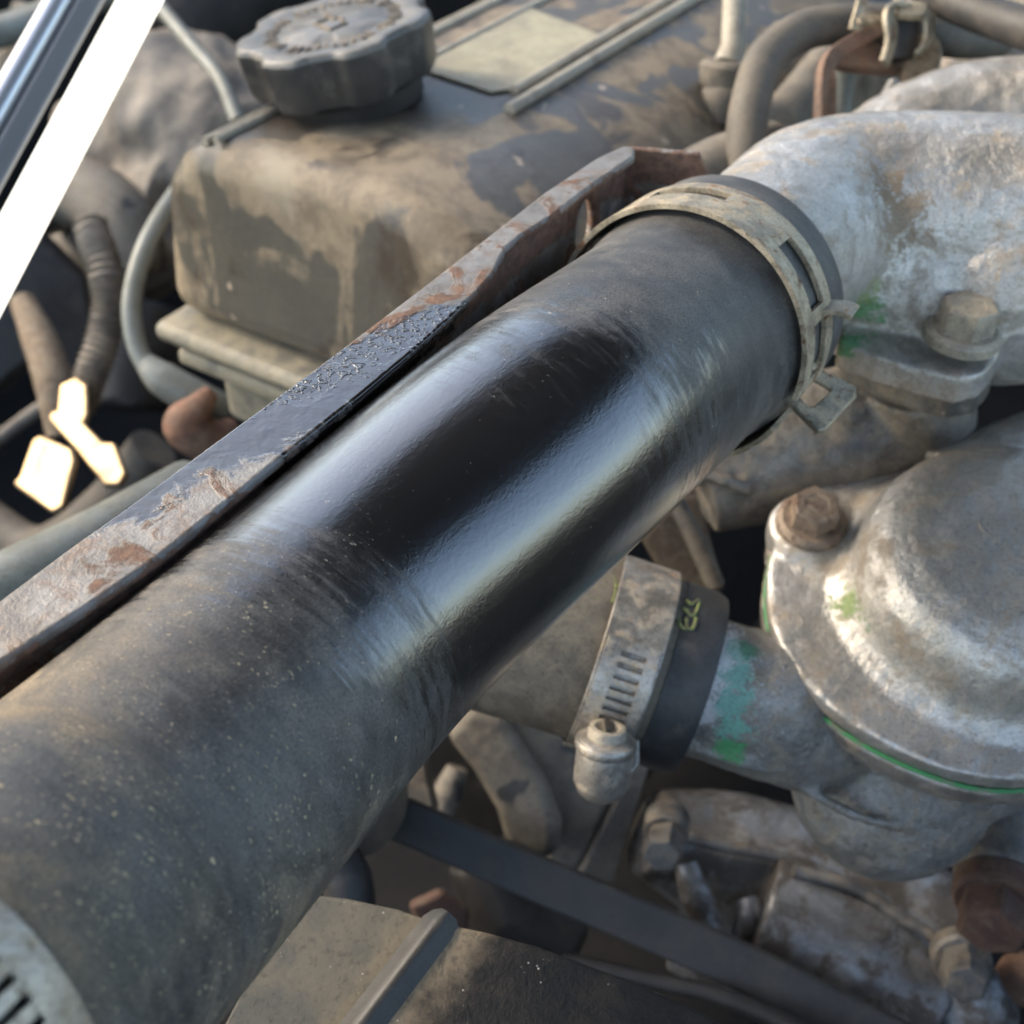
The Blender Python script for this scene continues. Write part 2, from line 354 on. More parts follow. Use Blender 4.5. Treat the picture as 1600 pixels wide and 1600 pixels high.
# ================================================================== MAIN HOSE
HK = [(-560, 1998, .100), (40, 1455, .143), (210, 1300, .1606), (570, 935, .1965), (850, 695, .2165), (1000, 575, .239), (1114, 478, .265), (1150, 447, .2722), (1200, 402, .283)]
HP = [P(*k) for k in HK]; HR = .0240
def catmull(pts, sub):
    ext = [2 * pts[0] - pts[1]] + pts + [2 * pts[-1] - pts[-2]]; q = []
    for i in range(len(pts) - 1):
        a, b, c, d = ext[i:i + 4]
        for k in range(sub):
            t = k / sub
            q.append(0.5 * ((2 * b) + (c - a) * t + (2 * a - 5 * b + 4 * c - d) * t * t + (-a + 3 * b - 3 * c + d) * t ** 3))
    return q + [pts[-1]]
# smooth the axis so that no kink shows
ax_pts = catmull(HP, 24); ax_pts = np.array(ax_pts)
for _ in range(60): ax_pts[1:-1] = .25 * ax_pts[:-2] + .5 * ax_pts[1:-1] + .25 * ax_pts[2:]
S = np.concatenate([[0], np.cumsum(np.linalg.norm(np.diff(ax_pts, axis=0), axis=1))])
def hose_at(s):
    p = np.array([np.interp(s, S, ax_pts[:, k]) for k in range(3)])
    a = np.array([np.interp(s + .002, S, ax_pts[:, k]) for k in range(3)]); b = np.array([np.interp(s - .002, S, ax_pts[:, k]) for k in range(3)])
    t = unit(a - b); side = unit(np.cross(t, EZ)); up = np.cross(side, t); return p, t, side, up
s_of = lambda i: float(S[np.argmin(np.linalg.norm(ax_pts - HP[i], axis=1))])
S_CL = s_of(6) - .020                     # near edge of the spring clamp
S_END = s_of(8) - .018
def hose_r(s):                     # swelling over the spigot, squeezed under the clamp
    x = s - S_CL
    r = HR + .0022 * (1 / (1 + math.exp(-(x - .002) / .0025)))
    if x > S_END - S_CL - .0012: r -= .0006
    return r
def build_hose():
    mb = MB(); seg = 128; along = []; ang = []; rows = list(np.linspace(0, S_END, 330))
    for s in rows:
        p, t, sd_, up = hose_at(s); r = hose_r(s)
        for k in range(seg):
            a = 2 * math.pi * k / seg - math.pi / 2
            wob = 1 + .004 * math.sin(3 * a + 40 * s) + .003 * math.sin(2 * a - 70 * s)
            mb.v.append(p + r * wob * (math.cos(a) * sd_ + math.sin(a) * up)); along.append(s); ang.append(a)
    n = len(rows)
    mb.f = [(i * seg + k, i * seg + (k + 1) % seg, (i + 1) * seg + (k + 1) % seg, (i + 1) * seg + k) for i in range(n - 1) for k in range(seg)]
    p, t, sd_, up = hose_at(S_END)                       # cut end: a ring, then the bore
    o = len(mb.v)
    for rr, ds in ((.0195, 0), (.0195, -.02)):
        for k in range(seg):
            a = 2 * math.pi * k / seg - math.pi / 2
            mb.v.append(p + t * ds + rr * (math.cos(a) * sd_ + math.sin(a) * up)); along.append(S_END); ang.append(a)
    L = (n - 1) * seg
    mb.f += [(L + k, L + (k + 1) % seg, o + (k + 1) % seg, o + k) for k in range(seg)]
    mb.f += [(o + k, o + (k + 1) % seg, o + seg + (k + 1) % seg, o + seg + k) for k in range(seg)]
    mb.attr = {'along': along, 'ang': ang}
    return mb
def mat_hose():
    t = NT('wet_and_dusty_hose_rubber')
    al = t.attr('along'); an = t.attr('ang')
    comb = t.n('ShaderNodeCombineXYZ'); t.set(comb.inputs[0], al); t.set(comb.inputs[1], t.mul(an, HR)); comb.inputs[2].default_value = 0
    uv = comb.outputs[0]
    # wet patch: between two places along the hose, ragged at its borders
    rag = t.noise(70, 7, .62, .3, t.mp(uv, scale=(1, .55, 1)))
    rag2 = t.noise(420, 5, .7, 0, t.mp(uv, scale=(1.2, .35, 1)))
    brush = t.noise(900, 4, .65, .0, t.mp(uv, scale=(1, .10, 1), rot=(0, 0, .30)))
    wob = t.addm(t.addm(t.mul(t.math('SUBTRACT', rag, .5), .060), t.mul(t.math('SUBTRACT', rag2, .5), .030)), t.mul(t.math('SUBTRACT', brush, .5), .035))
    # the patch leans: its ends lie further along towards the right-hand flank
    lean = t.mul(t.math('SUBTRACT', an, .96), .006)
    q = t.addm(t.addm(al, wob), lean)
    m0 = t.ramp(q, WET0 - .010, WET0 + .016); m1 = t.ramp(q, WET1 - .014, WET1 + .012, 1, 0)
    wet = t.mul(m0, m1)
    # thin second film of half wiped oil around it
    f0 = t.ramp(q, WET0 - .040, WET0 + .0); f1 = t.ramp(q, WET1, WET1 + .030, 1, 0)
    film = t.mul(t.mul(f0, f1), t.ramp(t.noise(120, 6, .65, .4, t.mp(uv, scale=(1, .4, 1))), .35, .65))
    # dust: tan towards the near end, grey elsewhere, in streaks round the hose
    streak = t.noise(300, 6, .72, .5, t.mp(uv, scale=(1, .42, 1), rot=(0, 0, .5)))
    cloud = t.noise(55, 8, .62, .7, uv)
    cloud2 = t.noise(30, 6, .6, .4, t.mp(uv, loc=(.4, .2, 0)))
    SB = s_of(2) - .0509
    near = t.ramp(al, SB + .040, SB + .125, 1, .08)
    base = t.mix((.040, .040, .041), (.070, .070, .071), t.ramp(t.addm(t.mul(cloud, .6), t.mul(streak, .4)), .40, .60))
    dcol = t.mix((.165, .163, .160), (.215, .170, .120), t.mul(near, t.ramp(cloud2, .35, .6)))
    dust = t.addm(t.addm(.15, t.mul(t.ramp(t.addm(t.mul(streak, .50), t.addm(t.mul(cloud, .34), t.mul(brush, .16))), .40, .60), .42)), t.mul(near, t.mul(t.ramp(cloud2, .42, .62), .38)))
    # the upper left shoulder keeps a tan film
    sh = t.mul(t.ramp(an, 1.75, 2.35), t.ramp(al, SB + .08, SB + .15, .8, .2))
    dcol = t.mix(dcol, (.28, .22, .145), sh)
    dust = t.math('MINIMUM', t.addm(dust, t.mul(sh, .5)), 1.0)
    patch = t.ramp(t.noise(48, 7, .70, .8, t.mp(uv, loc=(3, 5, 0))), .44, .58)
    dust = t.mul(dust, t.mixf(.42, 1.15, patch))
    dust = t.mul(dust, t.math('SUBTRACT', 1.0, wet))
    dust = t.mul(dust, t.math('SUBTRACT', 1.0, t.mul(film, .55)))
    col = t.mix(base, dcol, dust)
    fg = t.noise(2100, 3, .7, 0, uv)
    col = t.mix(col, t.mix((.0, .0, .0), col, .4), t.ramp(fg, .44, .62, 0, .7))
    col = t.mix(col, (.012, .012, .013), t.mul(wet, .92))
    # grains of sand
    gpatch = t.noise(75, 4, .65, .4, t.mp(uv, loc=(1, 2, 0)))
    gn = t.noise(1700, 3, .62, .3, t.mp(uv, scale=(1, .62, 1), rot=(0, 0, .5)))
    grains = t.ramp(t.addm(gn, t.mul(t.addm(t.math('SUBTRACT', gpatch, .5), t.mul(near, .22)), .30)), .70, .745)
    gn2 = t.noise(650, 2, .5, .2, t.mp(uv, scale=(1, .75, 1), loc=(4, 1, 0)))
    grains2 = t.ramp(t.addm(gn2, t.mul(near, .03)), .76, .78)
    dry = t.mixf(.25, 1.0, t.math('SUBTRACT', 1.0, wet))
    ga = t.math('MINIMUM', t.mul(t.addm(t.mul(grains, .8), grains2), dry), 1.0)
    col = t.mix(col, (.50, .41, .27), t.mul(ga, .85))
    rough = t.mixf(.46, .78, dust); rough = t.mixf(rough, .27, t.mul(film, .75)); rough = t.mixf(rough, .10, wet); rough = t.mixf(rough, .9, ga)
    # relief: fabric weave under the skin, fine wrinkles in the wet film, grit
    weave = t.addm(t.math('SINE', t.mul(t.addm(al, t.mul(an, .011)), 1900)), t.math('SINE', t.mul(t.math('SUBTRACT', al, t.mul(an, .011)), 1900)))
    n1 = t.bump(weave, .10, .00003)
    h2 = t.addm(t.mul(t.noise(1100, 5, .72, 0, uv), 1.1), t.mul(t.noise(160, 5, .6, .3, t.mp(uv, scale=(.35, 1.0, 1))), 1.2))
    n2 = t.bump(h2, .22, .0006, n1)
    nc = t.bump(h2, .10, .0005)
    n3 = t.bump(ga, .5, .0005, n2)
    t.b.inputs['Specular IOR Level'].default_value = .5
    t.b.inputs['Coat IOR'].default_value = 1.95; t.b.inputs['Coat Normal'].default_value
    t.set(t.b.inputs['Coat Weight'], wet); t.b.inputs['Coat Roughness'].default_value = .03
    t.set(t.b.inputs['Coat Normal'], nc)
    return t.out(col, rough, 0, n3)
WET0, WET1 = .165, .228
print('hose: S_CL', S_CL, 'S_END', S_END, [round(s_of(i), 4) for i in range(9)])
WET0 = s_of(2) + .032; WET1 = s_of(5) - .026
M_hose = mat_hose()
hose = link('radiator_hose', build_hose(), M_hose)
tag(hose, 'thick black rubber radiator hose with a glossy wet patch, running diagonally across the foreground', 'hose')

# bands wrapped on the hose
def band(sfun, s0, s1, a0, a1, rad, holes=(), na=None, ns=2):
    """shell on the hose between arc angles a0..a1 (degrees, 90 = top, 0 = right); holes = (a0, a1, s0, s1)"""
    mb = MB(); na = na or max(8, int((a1 - a0) / 3))
    A = sorted(set([round(x, 4) for x in np.linspace(a0, a1, na)] + [h[i] for h in holes for i in (0, 1)]))
    SS = sorted(set([round(x, 6) for x in np.linspace(s0, s1, ns)] + [round(h[i], 6) for h in holes for i in (2, 3)]))
    idx = {}
    for i, a in enumerate(A):
        for j, s in enumerate(SS):
            p, t, sd_, up = sfun(s); r = rad(s) if callable(rad) else rad; ar = math.radians(a)
            idx[i, j] = len(mb.v); mb.v.append(p + r * (math.cos(ar) * sd_ + math.sin(ar) * up))
    for i in range(len(A) - 1):
        for j in range(len(SS) - 1):
            am, sm = (A[i] + A[i + 1]) / 2, (SS[j] + SS[j + 1]) / 2
            if any(h[0] < am < h[1] and h[2] < sm < h[3] for h in holes): continue
            mb.f.append((idx[i, j], idx[i + 1, j], idx[i + 1, j + 1], idx[i, j + 1]))
    used = sorted({i for f in mb.f for i in f}); mp_ = {o: n for n, o in enumerate(used)}
    mb.v = [mb.v[i] for i in used]; mb.f = [tuple(mp_[i] for i in f) for f in mb.f]
    return mb
cs0, cs1 = S_CL + .0006, S_CL + .0160
clr = hose_r(S_CL + .008) + .0004
cw = cs1 - cs0
pc, tc, sc_, uc = hose_at(S_CL + .007)
sp = thing('spring_clamp', 'worn tan spring clamp with squeeze tabs at the far end of the thick hose', 'hose clamp', pc - EZ * clr)
link('band', band(lambda s: (pc + tc * (s - S_CL - .007), tc, sc_, uc), cs0, cs1, -12, 330, clr,
     holes=[(84, 118, cs0 + cw * .50, cs0 + cw * .78), (24, 54, cs0 + cw * .30, cs0 + cw * .74), (-6, 18, cs0 + cw * .30, cs0 + cw * .74), (150, 190, cs0 + cw * .3, cs0 + cw * .7)], na=130), M_steel_tan, sp, solid=.0011, bevel=.0002, bseg=2)
tn = unit(sc_ * .25 + uc * .95 - tc * .15)
tp0 = P(1268, 600, depth(pc) - .004)
m = MB()
o_ = [(1229, 610), (1281, 667), (1332, 614), (1322, 600), (1282, 578), (1272, 560), (1268, 520), (1256, 522), (1258, 572), (1268, 588), (1290, 604), (1265, 630), (1243, 609), (1258, 572), (1246, 560)]
# squeeze tab: frame with a square window (outer outline, then the window)
def frame_plate(outer, inner, p0, n, th):
    n = unit(n); mb = MB(); k = len(outer)
    O = [PP(x, y, p0, n) for x, y in outer]; I = [PP(x, y, p0, n) for x, y in inner]
    vs_ = O + I + [p - n * th for p in O] + [p - n * th for p in I]
    fs = []
    for i in range(k):
        j = (i + 1) % k
        fs += [(i, j, k + j, k + i), (2 * k + i, 3 * k + i, 3 * k + j, 2 * k + j), (i, 2 * k + i, 2 * k + j, j), (k + i, k + j, 3 * k + j, 3 * k + i)]
    mb.add(vs_, fs); return mb
link('squeeze_tab', frame_plate([(1227, 598), (1225, 618), (1279, 672), (1289, 671), (1339, 618), (1338, 603), (1285, 577), (1270, 564)],
                        [(1243, 601), (1241, 609), (1264, 635), (1272, 635), (1299, 609), (1298, 604), (1271, 588), (1262, 589)], tp0, tn, .0014), M_steel_tan, sp, bevel=.0004)
for nm, pts in (('tab_rail', [(1234, 608), (1246, 575), (1250, 540), (1249, 500)]), ('tab_rail', [(1276, 576), (1271, 556), (1274, 520), (1282, 488)])):
    # narrow strips that carry the tab, lying just off the hose
    mb = MB(); q = [P(x, y, depth(pc) - .006 + .0002 * i) for i, (x, y) in enumerate(pts)]
    wv = unit(tc) * .0014; prev = None
    q = [np.array(x) for x in catmull(q, 5)]
    vs_ = []; fs = []
    for x in q: vs_ += [x - wv, x + wv, x + wv - unit(CAM - x) * -.0 - sc_ * .0012, x - wv - sc_ * .0012]
    for i in range(len(q) - 1):
        for j in range(4): fs.append((i * 4 + j, i * 4 + (j + 1) % 4, i * 4 + 4 + (j + 1) % 4, i * 4 + 4 + j))
    fs += [(0, 1, 2, 3), tuple(len(vs_) - 4 + j for j in (3, 2, 1, 0))]
    mb.add(vs_, fs); link(nm, mb, M_steel_tan, sp, bevel=.0003)
# upper tab: a tongue curling outwards
mb = MB(); q = catmull([P(1250, 508, depth(pc) - .008), P(1266, 488, depth(pc) - .009), P(1290, 481, depth(pc) - .010), P(1322, 483, depth(pc) - .0105), P(1336, 490, depth(pc) - .0108)], 5)
vs_ = []; fs = []
for i, x in enumerate(q):
    t_ = unit(q[min(i + 1, len(q) - 1)] - q[max(i - 1, 0)]); side_ = unit(tc - t_ * (tc @ t_)); nn = np.cross(t_, side_); wv = .0030
    vs_ += [x - side_ * wv + nn * .0006, x + side_ * wv + nn * .0006, x + side_ * wv - nn * .0006, x - side_ * wv - nn * .0006]
for i in range(len(q) - 1):
    for j in range(4): fs.append((i * 4 + j, i * 4 + (j + 1) % 4, i * 4 + 4 + (j + 1) % 4, i * 4 + 4 + j))
fs += [(0, 1, 2, 3), tuple(len(vs_) - 4 + j for j in (3, 2, 1, 0))]
mb.add(vs_, fs); link('squeeze_tab', mb, M_steel_tan, sp, bevel=.0003)

# worm-drive clamp at the near end
s_w = s_of(1)
pw, tw, sw, uw = hose_at(s_w - .027)
wc = thing('worm_clamp', 'bright steel worm clamp with slots on the nearest end of the thick hose', 'hose clamp', pw - EZ * HR)
WS1 = .0075; WS0 = -.0075
mb = band(lambda s: (pw + tw * s, tw, sw, uw), WS0, WS1, 20, 380, HR + .0008,
          holes=[(a, a + 2.2, WS0 + .0025, WS1 - .0042) for a in np.arange(30.0, 150.0, 5.2)], na=140)
link('band', mb, M_steel_clamp, wc, solid=.0008, bevel=.0002, bseg=2)
mb = band(lambda s: (pw + tw * s, tw, sw, uw), WS0, WS1, 20, 379, HR + .0002, na=120)
link('inner_band', mb, M_dark, wc, solid=.0004)

# ================================================================== RAIL (rusty angle iron)
ZR = -.1150
def mat_rail():
    t = NT('rusty_painted_steel')
    v = t.mp(scale=(1, 1, 1))
    paint = t.mix((.27, .255, .24), (.17, .152, .136), t.ramp(t.noise(90, 7, .65, .5), .4, .62))
    rn = t.noise(85, 9, .68, .7, t.mp(loc=(2.2, 6.1, .7)))
    rustc = t.mix((.22, .125, .085), (.11, .065, .048), t.ramp(t.noise(420, 7, .7), .35, .65))
    pale = t.mix(paint, (.21, .14, .10), t.mul(t.ramp(t.noise(180, 8, .7, .4, t.mp(loc=(1, 1, 3))), .48, .66), .75))
    ez = t.dot(EZ, ZC + ZR - .0002)            # the folded lip and web below the top face rust most
    low = t.mul(t.ramp(ez, -.002, .0, 1, 0), t.ramp(ez, -.010, -.007, .2, 1))
    rm = t.ramp(t.addm(rn, t.mul(low, .20)), .52, .60)
    col = t.mix(pale, rustc, rm)
    # oil film
    d = t.dot(E1, float(np.dot(E1, RAILW)))
    rag = t.addm(t.mul(t.math('SUBTRACT', t.noise(60, 5, .65, .5), .5), .085), t.mul(t.math('SUBTRACT', t.noise(420, 3, .7), .5), .020))
    dd = t.addm(d, rag)
    bb = t.dot(E2, float(np.dot(E2, RAILW)))
    dd2 = t.addm(dd, t.mul(bb, -3.4))
    wet = t.mul(t.ramp(dd2, -.036, -.026), t.ramp(dd2, .022, .032, 1, 0))
    col = t.mix(col, (.016, .012, .010), t.mul(wet, .95))
    t.set(t.b.inputs['Coat Weight'], wet); t.b.inputs['Coat IOR'].default_value = 1.55; t.b.inputs['Coat Roughness'].default_value = .05
    r = t.mixf(t.mixf(.42, .85, rm), .07, wet)
    mt = t.mixf(t.mixf(.25, 0.0, rm), 0.0, wet)
    beads = t.noise(800, 2, .5, .2)
    bd_ = t.mul(t.ramp(beads, .50, .64), t.ramp(dd2, -.004, .012, .05, 1.0))
    h = t.mixf(t.addm(t.noise(500, 5, .7), t.mul(rm, .6)), t.addm(t.mul(t.noise(240, 2, .5, .4), .55), t.mul(bd_, .35)), wet)
    nb = t.bump(h, .50, .0008); t.set(t.b.inputs['Coat Normal'], nb)
    return t.out(col, r, mt, nb)
RAILW = PZ(505, 615, ZR)
M_rail = mat_rail()
rl = thing('angle_rail', 'rusty pale steel angle rail with a wet oily patch, lying left of the thick hose', 'rail', PZ(500, 620, ZR) - EZ * .03)
up_e = [(-160, 1052), (0, 935), (100, 860), (200, 788), (350, 678), (500, 568), (650, 455), (760, 370), (850, 300), (930, 247), (975, 226)]
lo_e = [(-160, 1150), (0, 1034), (130, 950), (250, 868), (340, 795), (430, 722), (560, 620), (640, 553), (700, 500), (745, 455), (772, 425), (790, 388), (815, 366), (860, 338), (930, 285), (992, 243)]
flange = [(x, y) for x, y in up_e] + [(993, 230)] + lo_e[::-1]
m = MB().prism([PZ(x, y, ZR) for x, y in flange], -EZ * .0022)
link('flange', m, M_rail, rl, bevel=.0008, bseg=3)
# downturned lip that follows the flange's right-hand edge, from the near end to where the flange narrows
def strip(px, z, h, th, taper=False):
    q = [PZ(x, y, z) for x, y in px]; vs_ = []; fs = []
    for i, p in enumerate(q):
        t_ = unit(q[min(i + 1, len(q) - 1)] - q[max(i - 1, 0)]); n_ = np.cross(t_, EZ)
        hh = h[i] if isinstance(h, list) else h
        vs_ += [p, p - n_ * th, p - n_ * th - EZ * hh, p - EZ * hh]
    for i in range(len(q) - 1):
        for j in range(4): fs.append((i * 4 + j, i * 4 + (j + 1) % 4, i * 4 + 4 + (j + 1) % 4, i * 4 + 4 + j))
    fs += [(0, 1, 2, 3), tuple(len(vs_) - 4 + j for j in (3, 2, 1, 0))]
    return MB_from(vs_, fs)
def MB_from(v, f):
    m_ = MB(); m_.add(v, f); return m_
lip = [(x - 3, y - 2) for x, y in lo_e]
link('lip', strip(lip, ZR - .0016, [.0042] * 9 + [.0046] * 3 + [.0036, .003, .0026, .002], .0016), M_rail, rl, bevel=.0005)
# upright web under the flange's left edge, with an oval hole, then an end fold to the right
webp = [(x + 6, y + 6) for x, y in up_e]
Wl = [PZ(x, y, ZR - .001) for x, y in webp]
Wd = unit(Wl[-1] - Wl[2]); Wn = np.cross(Wd, EZ)
wb0 = Wl[0]; Lw = float((Wl[-1] - wb0) @ Wd)
hole_c = PP(914, 356, wb0, Wn); hs = float((hole_c - wb0) @ Wd); hz = float(hole_c[2] - wb0[2])
HT = .032
mbw = MB(); vs_ = []; fs = []
nh = 20; ring = [(hs + .0042 * math.cos(2 * math.pi * k / nh), hz + .0068 * math.sin(2 * math.pi * k / nh)) for k in range(nh)]
sq = []
for k in range(nh):
    c_, s_ = math.cos(2 * math.pi * k / nh), math.sin(2 * math.pi * k / nh); mx = max(abs(c_), abs(s_)); sq.append((hs + .011 * c_ / mx, hz + (.011 * s_ / mx)))
pt = lambda s, z: wb0 + Wd * s + EZ * z
vs_ = [pt(*r_) for r_ in ring] + [pt(*r_) for r_ in sq]
fs = [(k, (k + 1) % nh, nh + (k + 1) % nh, nh + k) for k in range(nh)]
mbw.add(vs_, fs)
for (s0_, s1_, z0_, z1_) in ((0, hs - .011, -HT, 0), (hs + .011, Lw, -HT, 0), (hs - .011, hs + .011, hz + .011, 0), (hs - .011, hs + .011, -HT, hz - .011)):
    if z1_ > z0_: mbw.add([pt(s0_, z0_), pt(s1_, z0_), pt(s1_, z1_), pt(s0_, z1_)], [(0, 1, 2, 3)])
link('web', mbw, M_rail, rl, solid=.0018)
pe = Wl[-1]; efold = unit(Wd * .35 + E2 * .9)
m = MB(); fe = [pe, pe + efold * .016, pe + efold * .019 - EZ * .006, pe + efold * .019 - EZ * HT, pe - EZ * HT]
m.prism(fe, np.cross(efold, EZ) * -.002); link('end_fold', m, M_rail, rl, bevel=.0005)

# ================================================================== VALVE COVER
OV = np.array([-.1085, .360, ZC])
cv = thing('valve_cover', 'tan dusty valve cover with dark greasy smears behind the rusty rail', 'valve cover', OV + E1 * .12 + E2 * .07 - EZ * .23)
prof = [(-.011, -.218), (-.0105, -.172), (.003, -.157), (.080, -.154), (.112, -.164), (.130, -.182), (.138, -.218)]
def cover_prism(a0, a1, sh, prof_, dz=0, db=0):
    mb = MB(); n = len(prof_)
    v0 = [OV + E1 * (a0 + sh * (z + .218)) + E2 * b + EZ * (z + dz) for b, z in prof_]; v1 = [OV + E1 * a1 + E2 * (b + db) + EZ * (z + dz) for b, z in prof_]
    mb.add(v0 + v1, [tuple(range(n))[::-1], tuple(range(n, 2 * n))] + [(i, (i + 1) % n, n + (i + 1) % n, n + i) for i in range(n)]); return mb
link('cover_shell', cover_prism(0, .36, .14, prof), M_cover, cv, bevel=.013, bseg=8)
fl = [(-.012, -.007), (.146, -.007), (.146, .37), (-.012, .37)]
mb = MB().prism([OV + E1 * a + E2 * b - EZ * .2265 for b, a in fl], EZ * .0075); link('cover_flange', mb, M_cover_lip, cv, bevel=.004, bseg=4)
mb = MB().prism([OV + E1 * (a + .002) + E2 * b - EZ * .2295 for b, a in [(-.003, -.003), (.143, -.003), (.143, .36), (-.003, .36)]], EZ * .0032); link('gasket', mb, M_rubber, cv, bevel=.001)
mb = MB().prism([OV + E1 * (a + .002) + E2 * b - EZ * .262 for b, a in [(.002, .004), (.144, .004), (.144, .36), (.002, .36)]], EZ * .0326); link('head_edge', mb, M_cover_lip, cv, bevel=.005)
mb = MB().prism([OV + E1 * (a + .002) + E2 * b - EZ * .2365 for b, a in [(-.007, -.005), (.144, -.005), (.144, .36), (-.007, .36)]], EZ * .0066); link('head_lip', mb, M_cover_lip, cv, bevel=.0025)
def ztop(b): return float(np.interp(b, [p[0] for p in prof], [p[1] for p in prof]))
for b_, r_ in ((.0085, .0016), (.0135, .0013), (.0715, .0017), (.0795, .0021), (.029, .0013)):
    zt = ztop(b_) if b_ > .013 else -.1585
    a_s = .090 if b_ in (.0715, .029) else (.012 if b_ < .02 else .075)
    mb = MB().tube([OV + E1 * a_s + E2 * b_ + EZ * (zt + .0008), OV + E1 * .30 + E2 * b_ + EZ * (zt + .0008)], r_, 10, smooth=False); link('rib', mb, M_rib, cv)
mb = MB().prism([OV + E1 * a + E2 * b + EZ * (ztop(b) + .0006) for b, a in [(.031, .092), (.066, .085), (.070, .090), (.070, .150), (.031, .165)]], EZ * .0006); link('cream_plate', mb, M_label, cv, bevel=.0002)

# oil filler cap
cc = PZ(546, 138, -.1535); CN = unit(EZ - CX * .17); CA = unit(E1 - CN * (E1 @ CN)); CB = np.cross(CA, CN)
fc = thing('oil_filler_cap', 'grey scalloped oil filler cap with embossed oil can mark on the valve cover', 'filler cap', cc)
def lob(a):
    x = (math.cos(7 * a + .9) + 1) / 2
    return .895 + .105 * (1 / (1 + math.exp(-(x - .40) * 12)))
RC = .0318
link('cap_neck', MB().lathe(cc - CN * .004, CN, [(.024, 0), (.024, .006), (.027, .008)], 40), M_dark, fc)
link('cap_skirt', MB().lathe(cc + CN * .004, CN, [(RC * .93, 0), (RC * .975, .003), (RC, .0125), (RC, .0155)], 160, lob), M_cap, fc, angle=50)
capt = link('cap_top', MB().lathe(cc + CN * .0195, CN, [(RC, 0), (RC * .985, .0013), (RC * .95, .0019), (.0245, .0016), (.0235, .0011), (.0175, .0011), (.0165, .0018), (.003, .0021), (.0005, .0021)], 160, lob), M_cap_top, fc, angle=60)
ct = cc + CN * .0214
for k in range(44):                       # ring of worn raised lettering, unreadable
    if k % 11 == 10: continue
    a = 2 * math.pi * k / 44; dr = math.cos(a) * CB + math.sin(a) * CA; dt_ = -math.sin(a) * CB + math.cos(a) * CA
    h_ = .0016 + .0006 * math.sin(k * 2.3)
    link('emboss', MB().box(ct + dr * (.0203) - CN * .0005, (dr, dt_, CN), (h_, .00055 + .0003 * ((k * 7) % 3 == 0), .00045)), M_emb, capt)
def plane_pts(L): return [ct + CB * x + CA * y + CN * .0004 for x, y in L]
can = [(-.0105, .004), (-.0035, -.0005), (-.0035, -.0045), (.0065, -.0045), (.0065, .0015), (.0035, .0015), (.002, .003), (-.001, .003), (-.001, .0015), (-.004, .0015)]
a_c = math.radians(-20); can = [(x * math.cos(a_c) - y * math.sin(a_c), x * math.sin(a_c) + y * math.cos(a_c)) for x, y in can]
link('oil_can_mark', MB().tube(plane_pts(can + can[:1]), .00055, 8, smooth=False), M_emb, capt)

# ================================================================== THERMOSTAT HOUSING (right)
DN = .2825
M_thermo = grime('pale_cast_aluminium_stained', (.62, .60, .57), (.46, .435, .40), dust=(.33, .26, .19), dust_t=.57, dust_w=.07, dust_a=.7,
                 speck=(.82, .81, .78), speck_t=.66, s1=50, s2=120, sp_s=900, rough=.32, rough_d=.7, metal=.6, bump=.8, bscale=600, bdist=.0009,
                 stains=[(P(1352, 492, DN + .010), .0055, (.07, .30, .10)), (P(1326, 534, DN + .012), .004, (.06, .25, .09)), (P(1350, 460, DN + .008), .0045, (.30, .36, .16)),
                         (P(1372, 300, DN + .004), .0065, (.24, .17, .11)), (P(1392, 340, DN + .004), .0085, (.30, .22, .15)), (P(1350, 355, DN + .004), .005, (.36, .30, .20))])
th_ = thing('thermostat_housing', 'pale cast aluminium water outlet housing joined to the far end of the thick hose', 'housing', P(1440, 560, .31))
pe_, te, se, ue = hose_at(S_END)
m = MB()
dn = .2825
m.tube([pe_ - te * .015, pe_ + te * .012], [.0192, .0192], 40, smooth=False)
m.tube([pe_ + te * .004, P(1265, 350, dn + .020), P(1345, 335, dn + .026), P(1470, 335, dn + .024), P(1640, 345, dn + .018), P(1800, 360, dn + .014)], [.0200, .0235, .0245, .0245, .0240, .0240], 40)
m.tube([P(1375, 370, dn + .026), P(1440, 470, dn + .032)], [.022, .025], 32, smooth=False)
m.tube([P(1560, 390, dn + .020), P(1560, 480, dn + .026)], [.022, .024], 32, smooth=False)
m.sphere(P(1450, 425, .314), .0275, nu=28, nv=18); m.sphere(P(1570, 430, .308), .0275, nu=28, nv=18); m.sphere(P(1370, 430, .312), .022, nu=28, nv=18)
fz = float(P(1500, 552, .302)[2] - ZC)
flp = [(1318, 500), (1312, 552), (1360, 570), (1430, 592), (1500, 608), (1540, 600), (1560, 575), (1572, 548), (1620, 545), (1700, 540), (1700, 420), (1330, 430)]
m.prism([PZ(x, y - 18, fz + .0065) for x, y in flp], -EZ * .0075)
m.lathe(PZ(1500, 532, fz + .004), EZ, [(.0115, 0), (.0112, .006), (.0105, .0065)], 32)
thb = link('housing_body', m, M_thermo, th_, remesh=.0009, smooth=6, disp=(.004, .0007))
m = MB().prism([PZ(x + (3 if x < 1400 else 0), y - 3, fz - .0012) for x, y in flp], -EZ * .0012); link('gasket', m, M_rust_pipe, th_)
m = MB().hexbolt(PZ(1503, 524, fz + .0105), EZ + .05 * E2, .0115, .0085, 1.55, .26); link('bolt', m, M_bolt_pale, th_, bevel=.0004)
m = MB().prism([PZ(x, y, fz + .0) for x, y in []] or [PP(x, y, P(1245, 272, dn + .002), unit([-.25, -.45, .85])) for x, y in [(1205, 270), (1222, 256), (1255, 250), (1268, 262), (1245, 284), (1222, 289)]], unit([-.25, -.45, .85]) * .0016); link('cast_pad', m, M_alu_pale, thb, bevel=.0006)

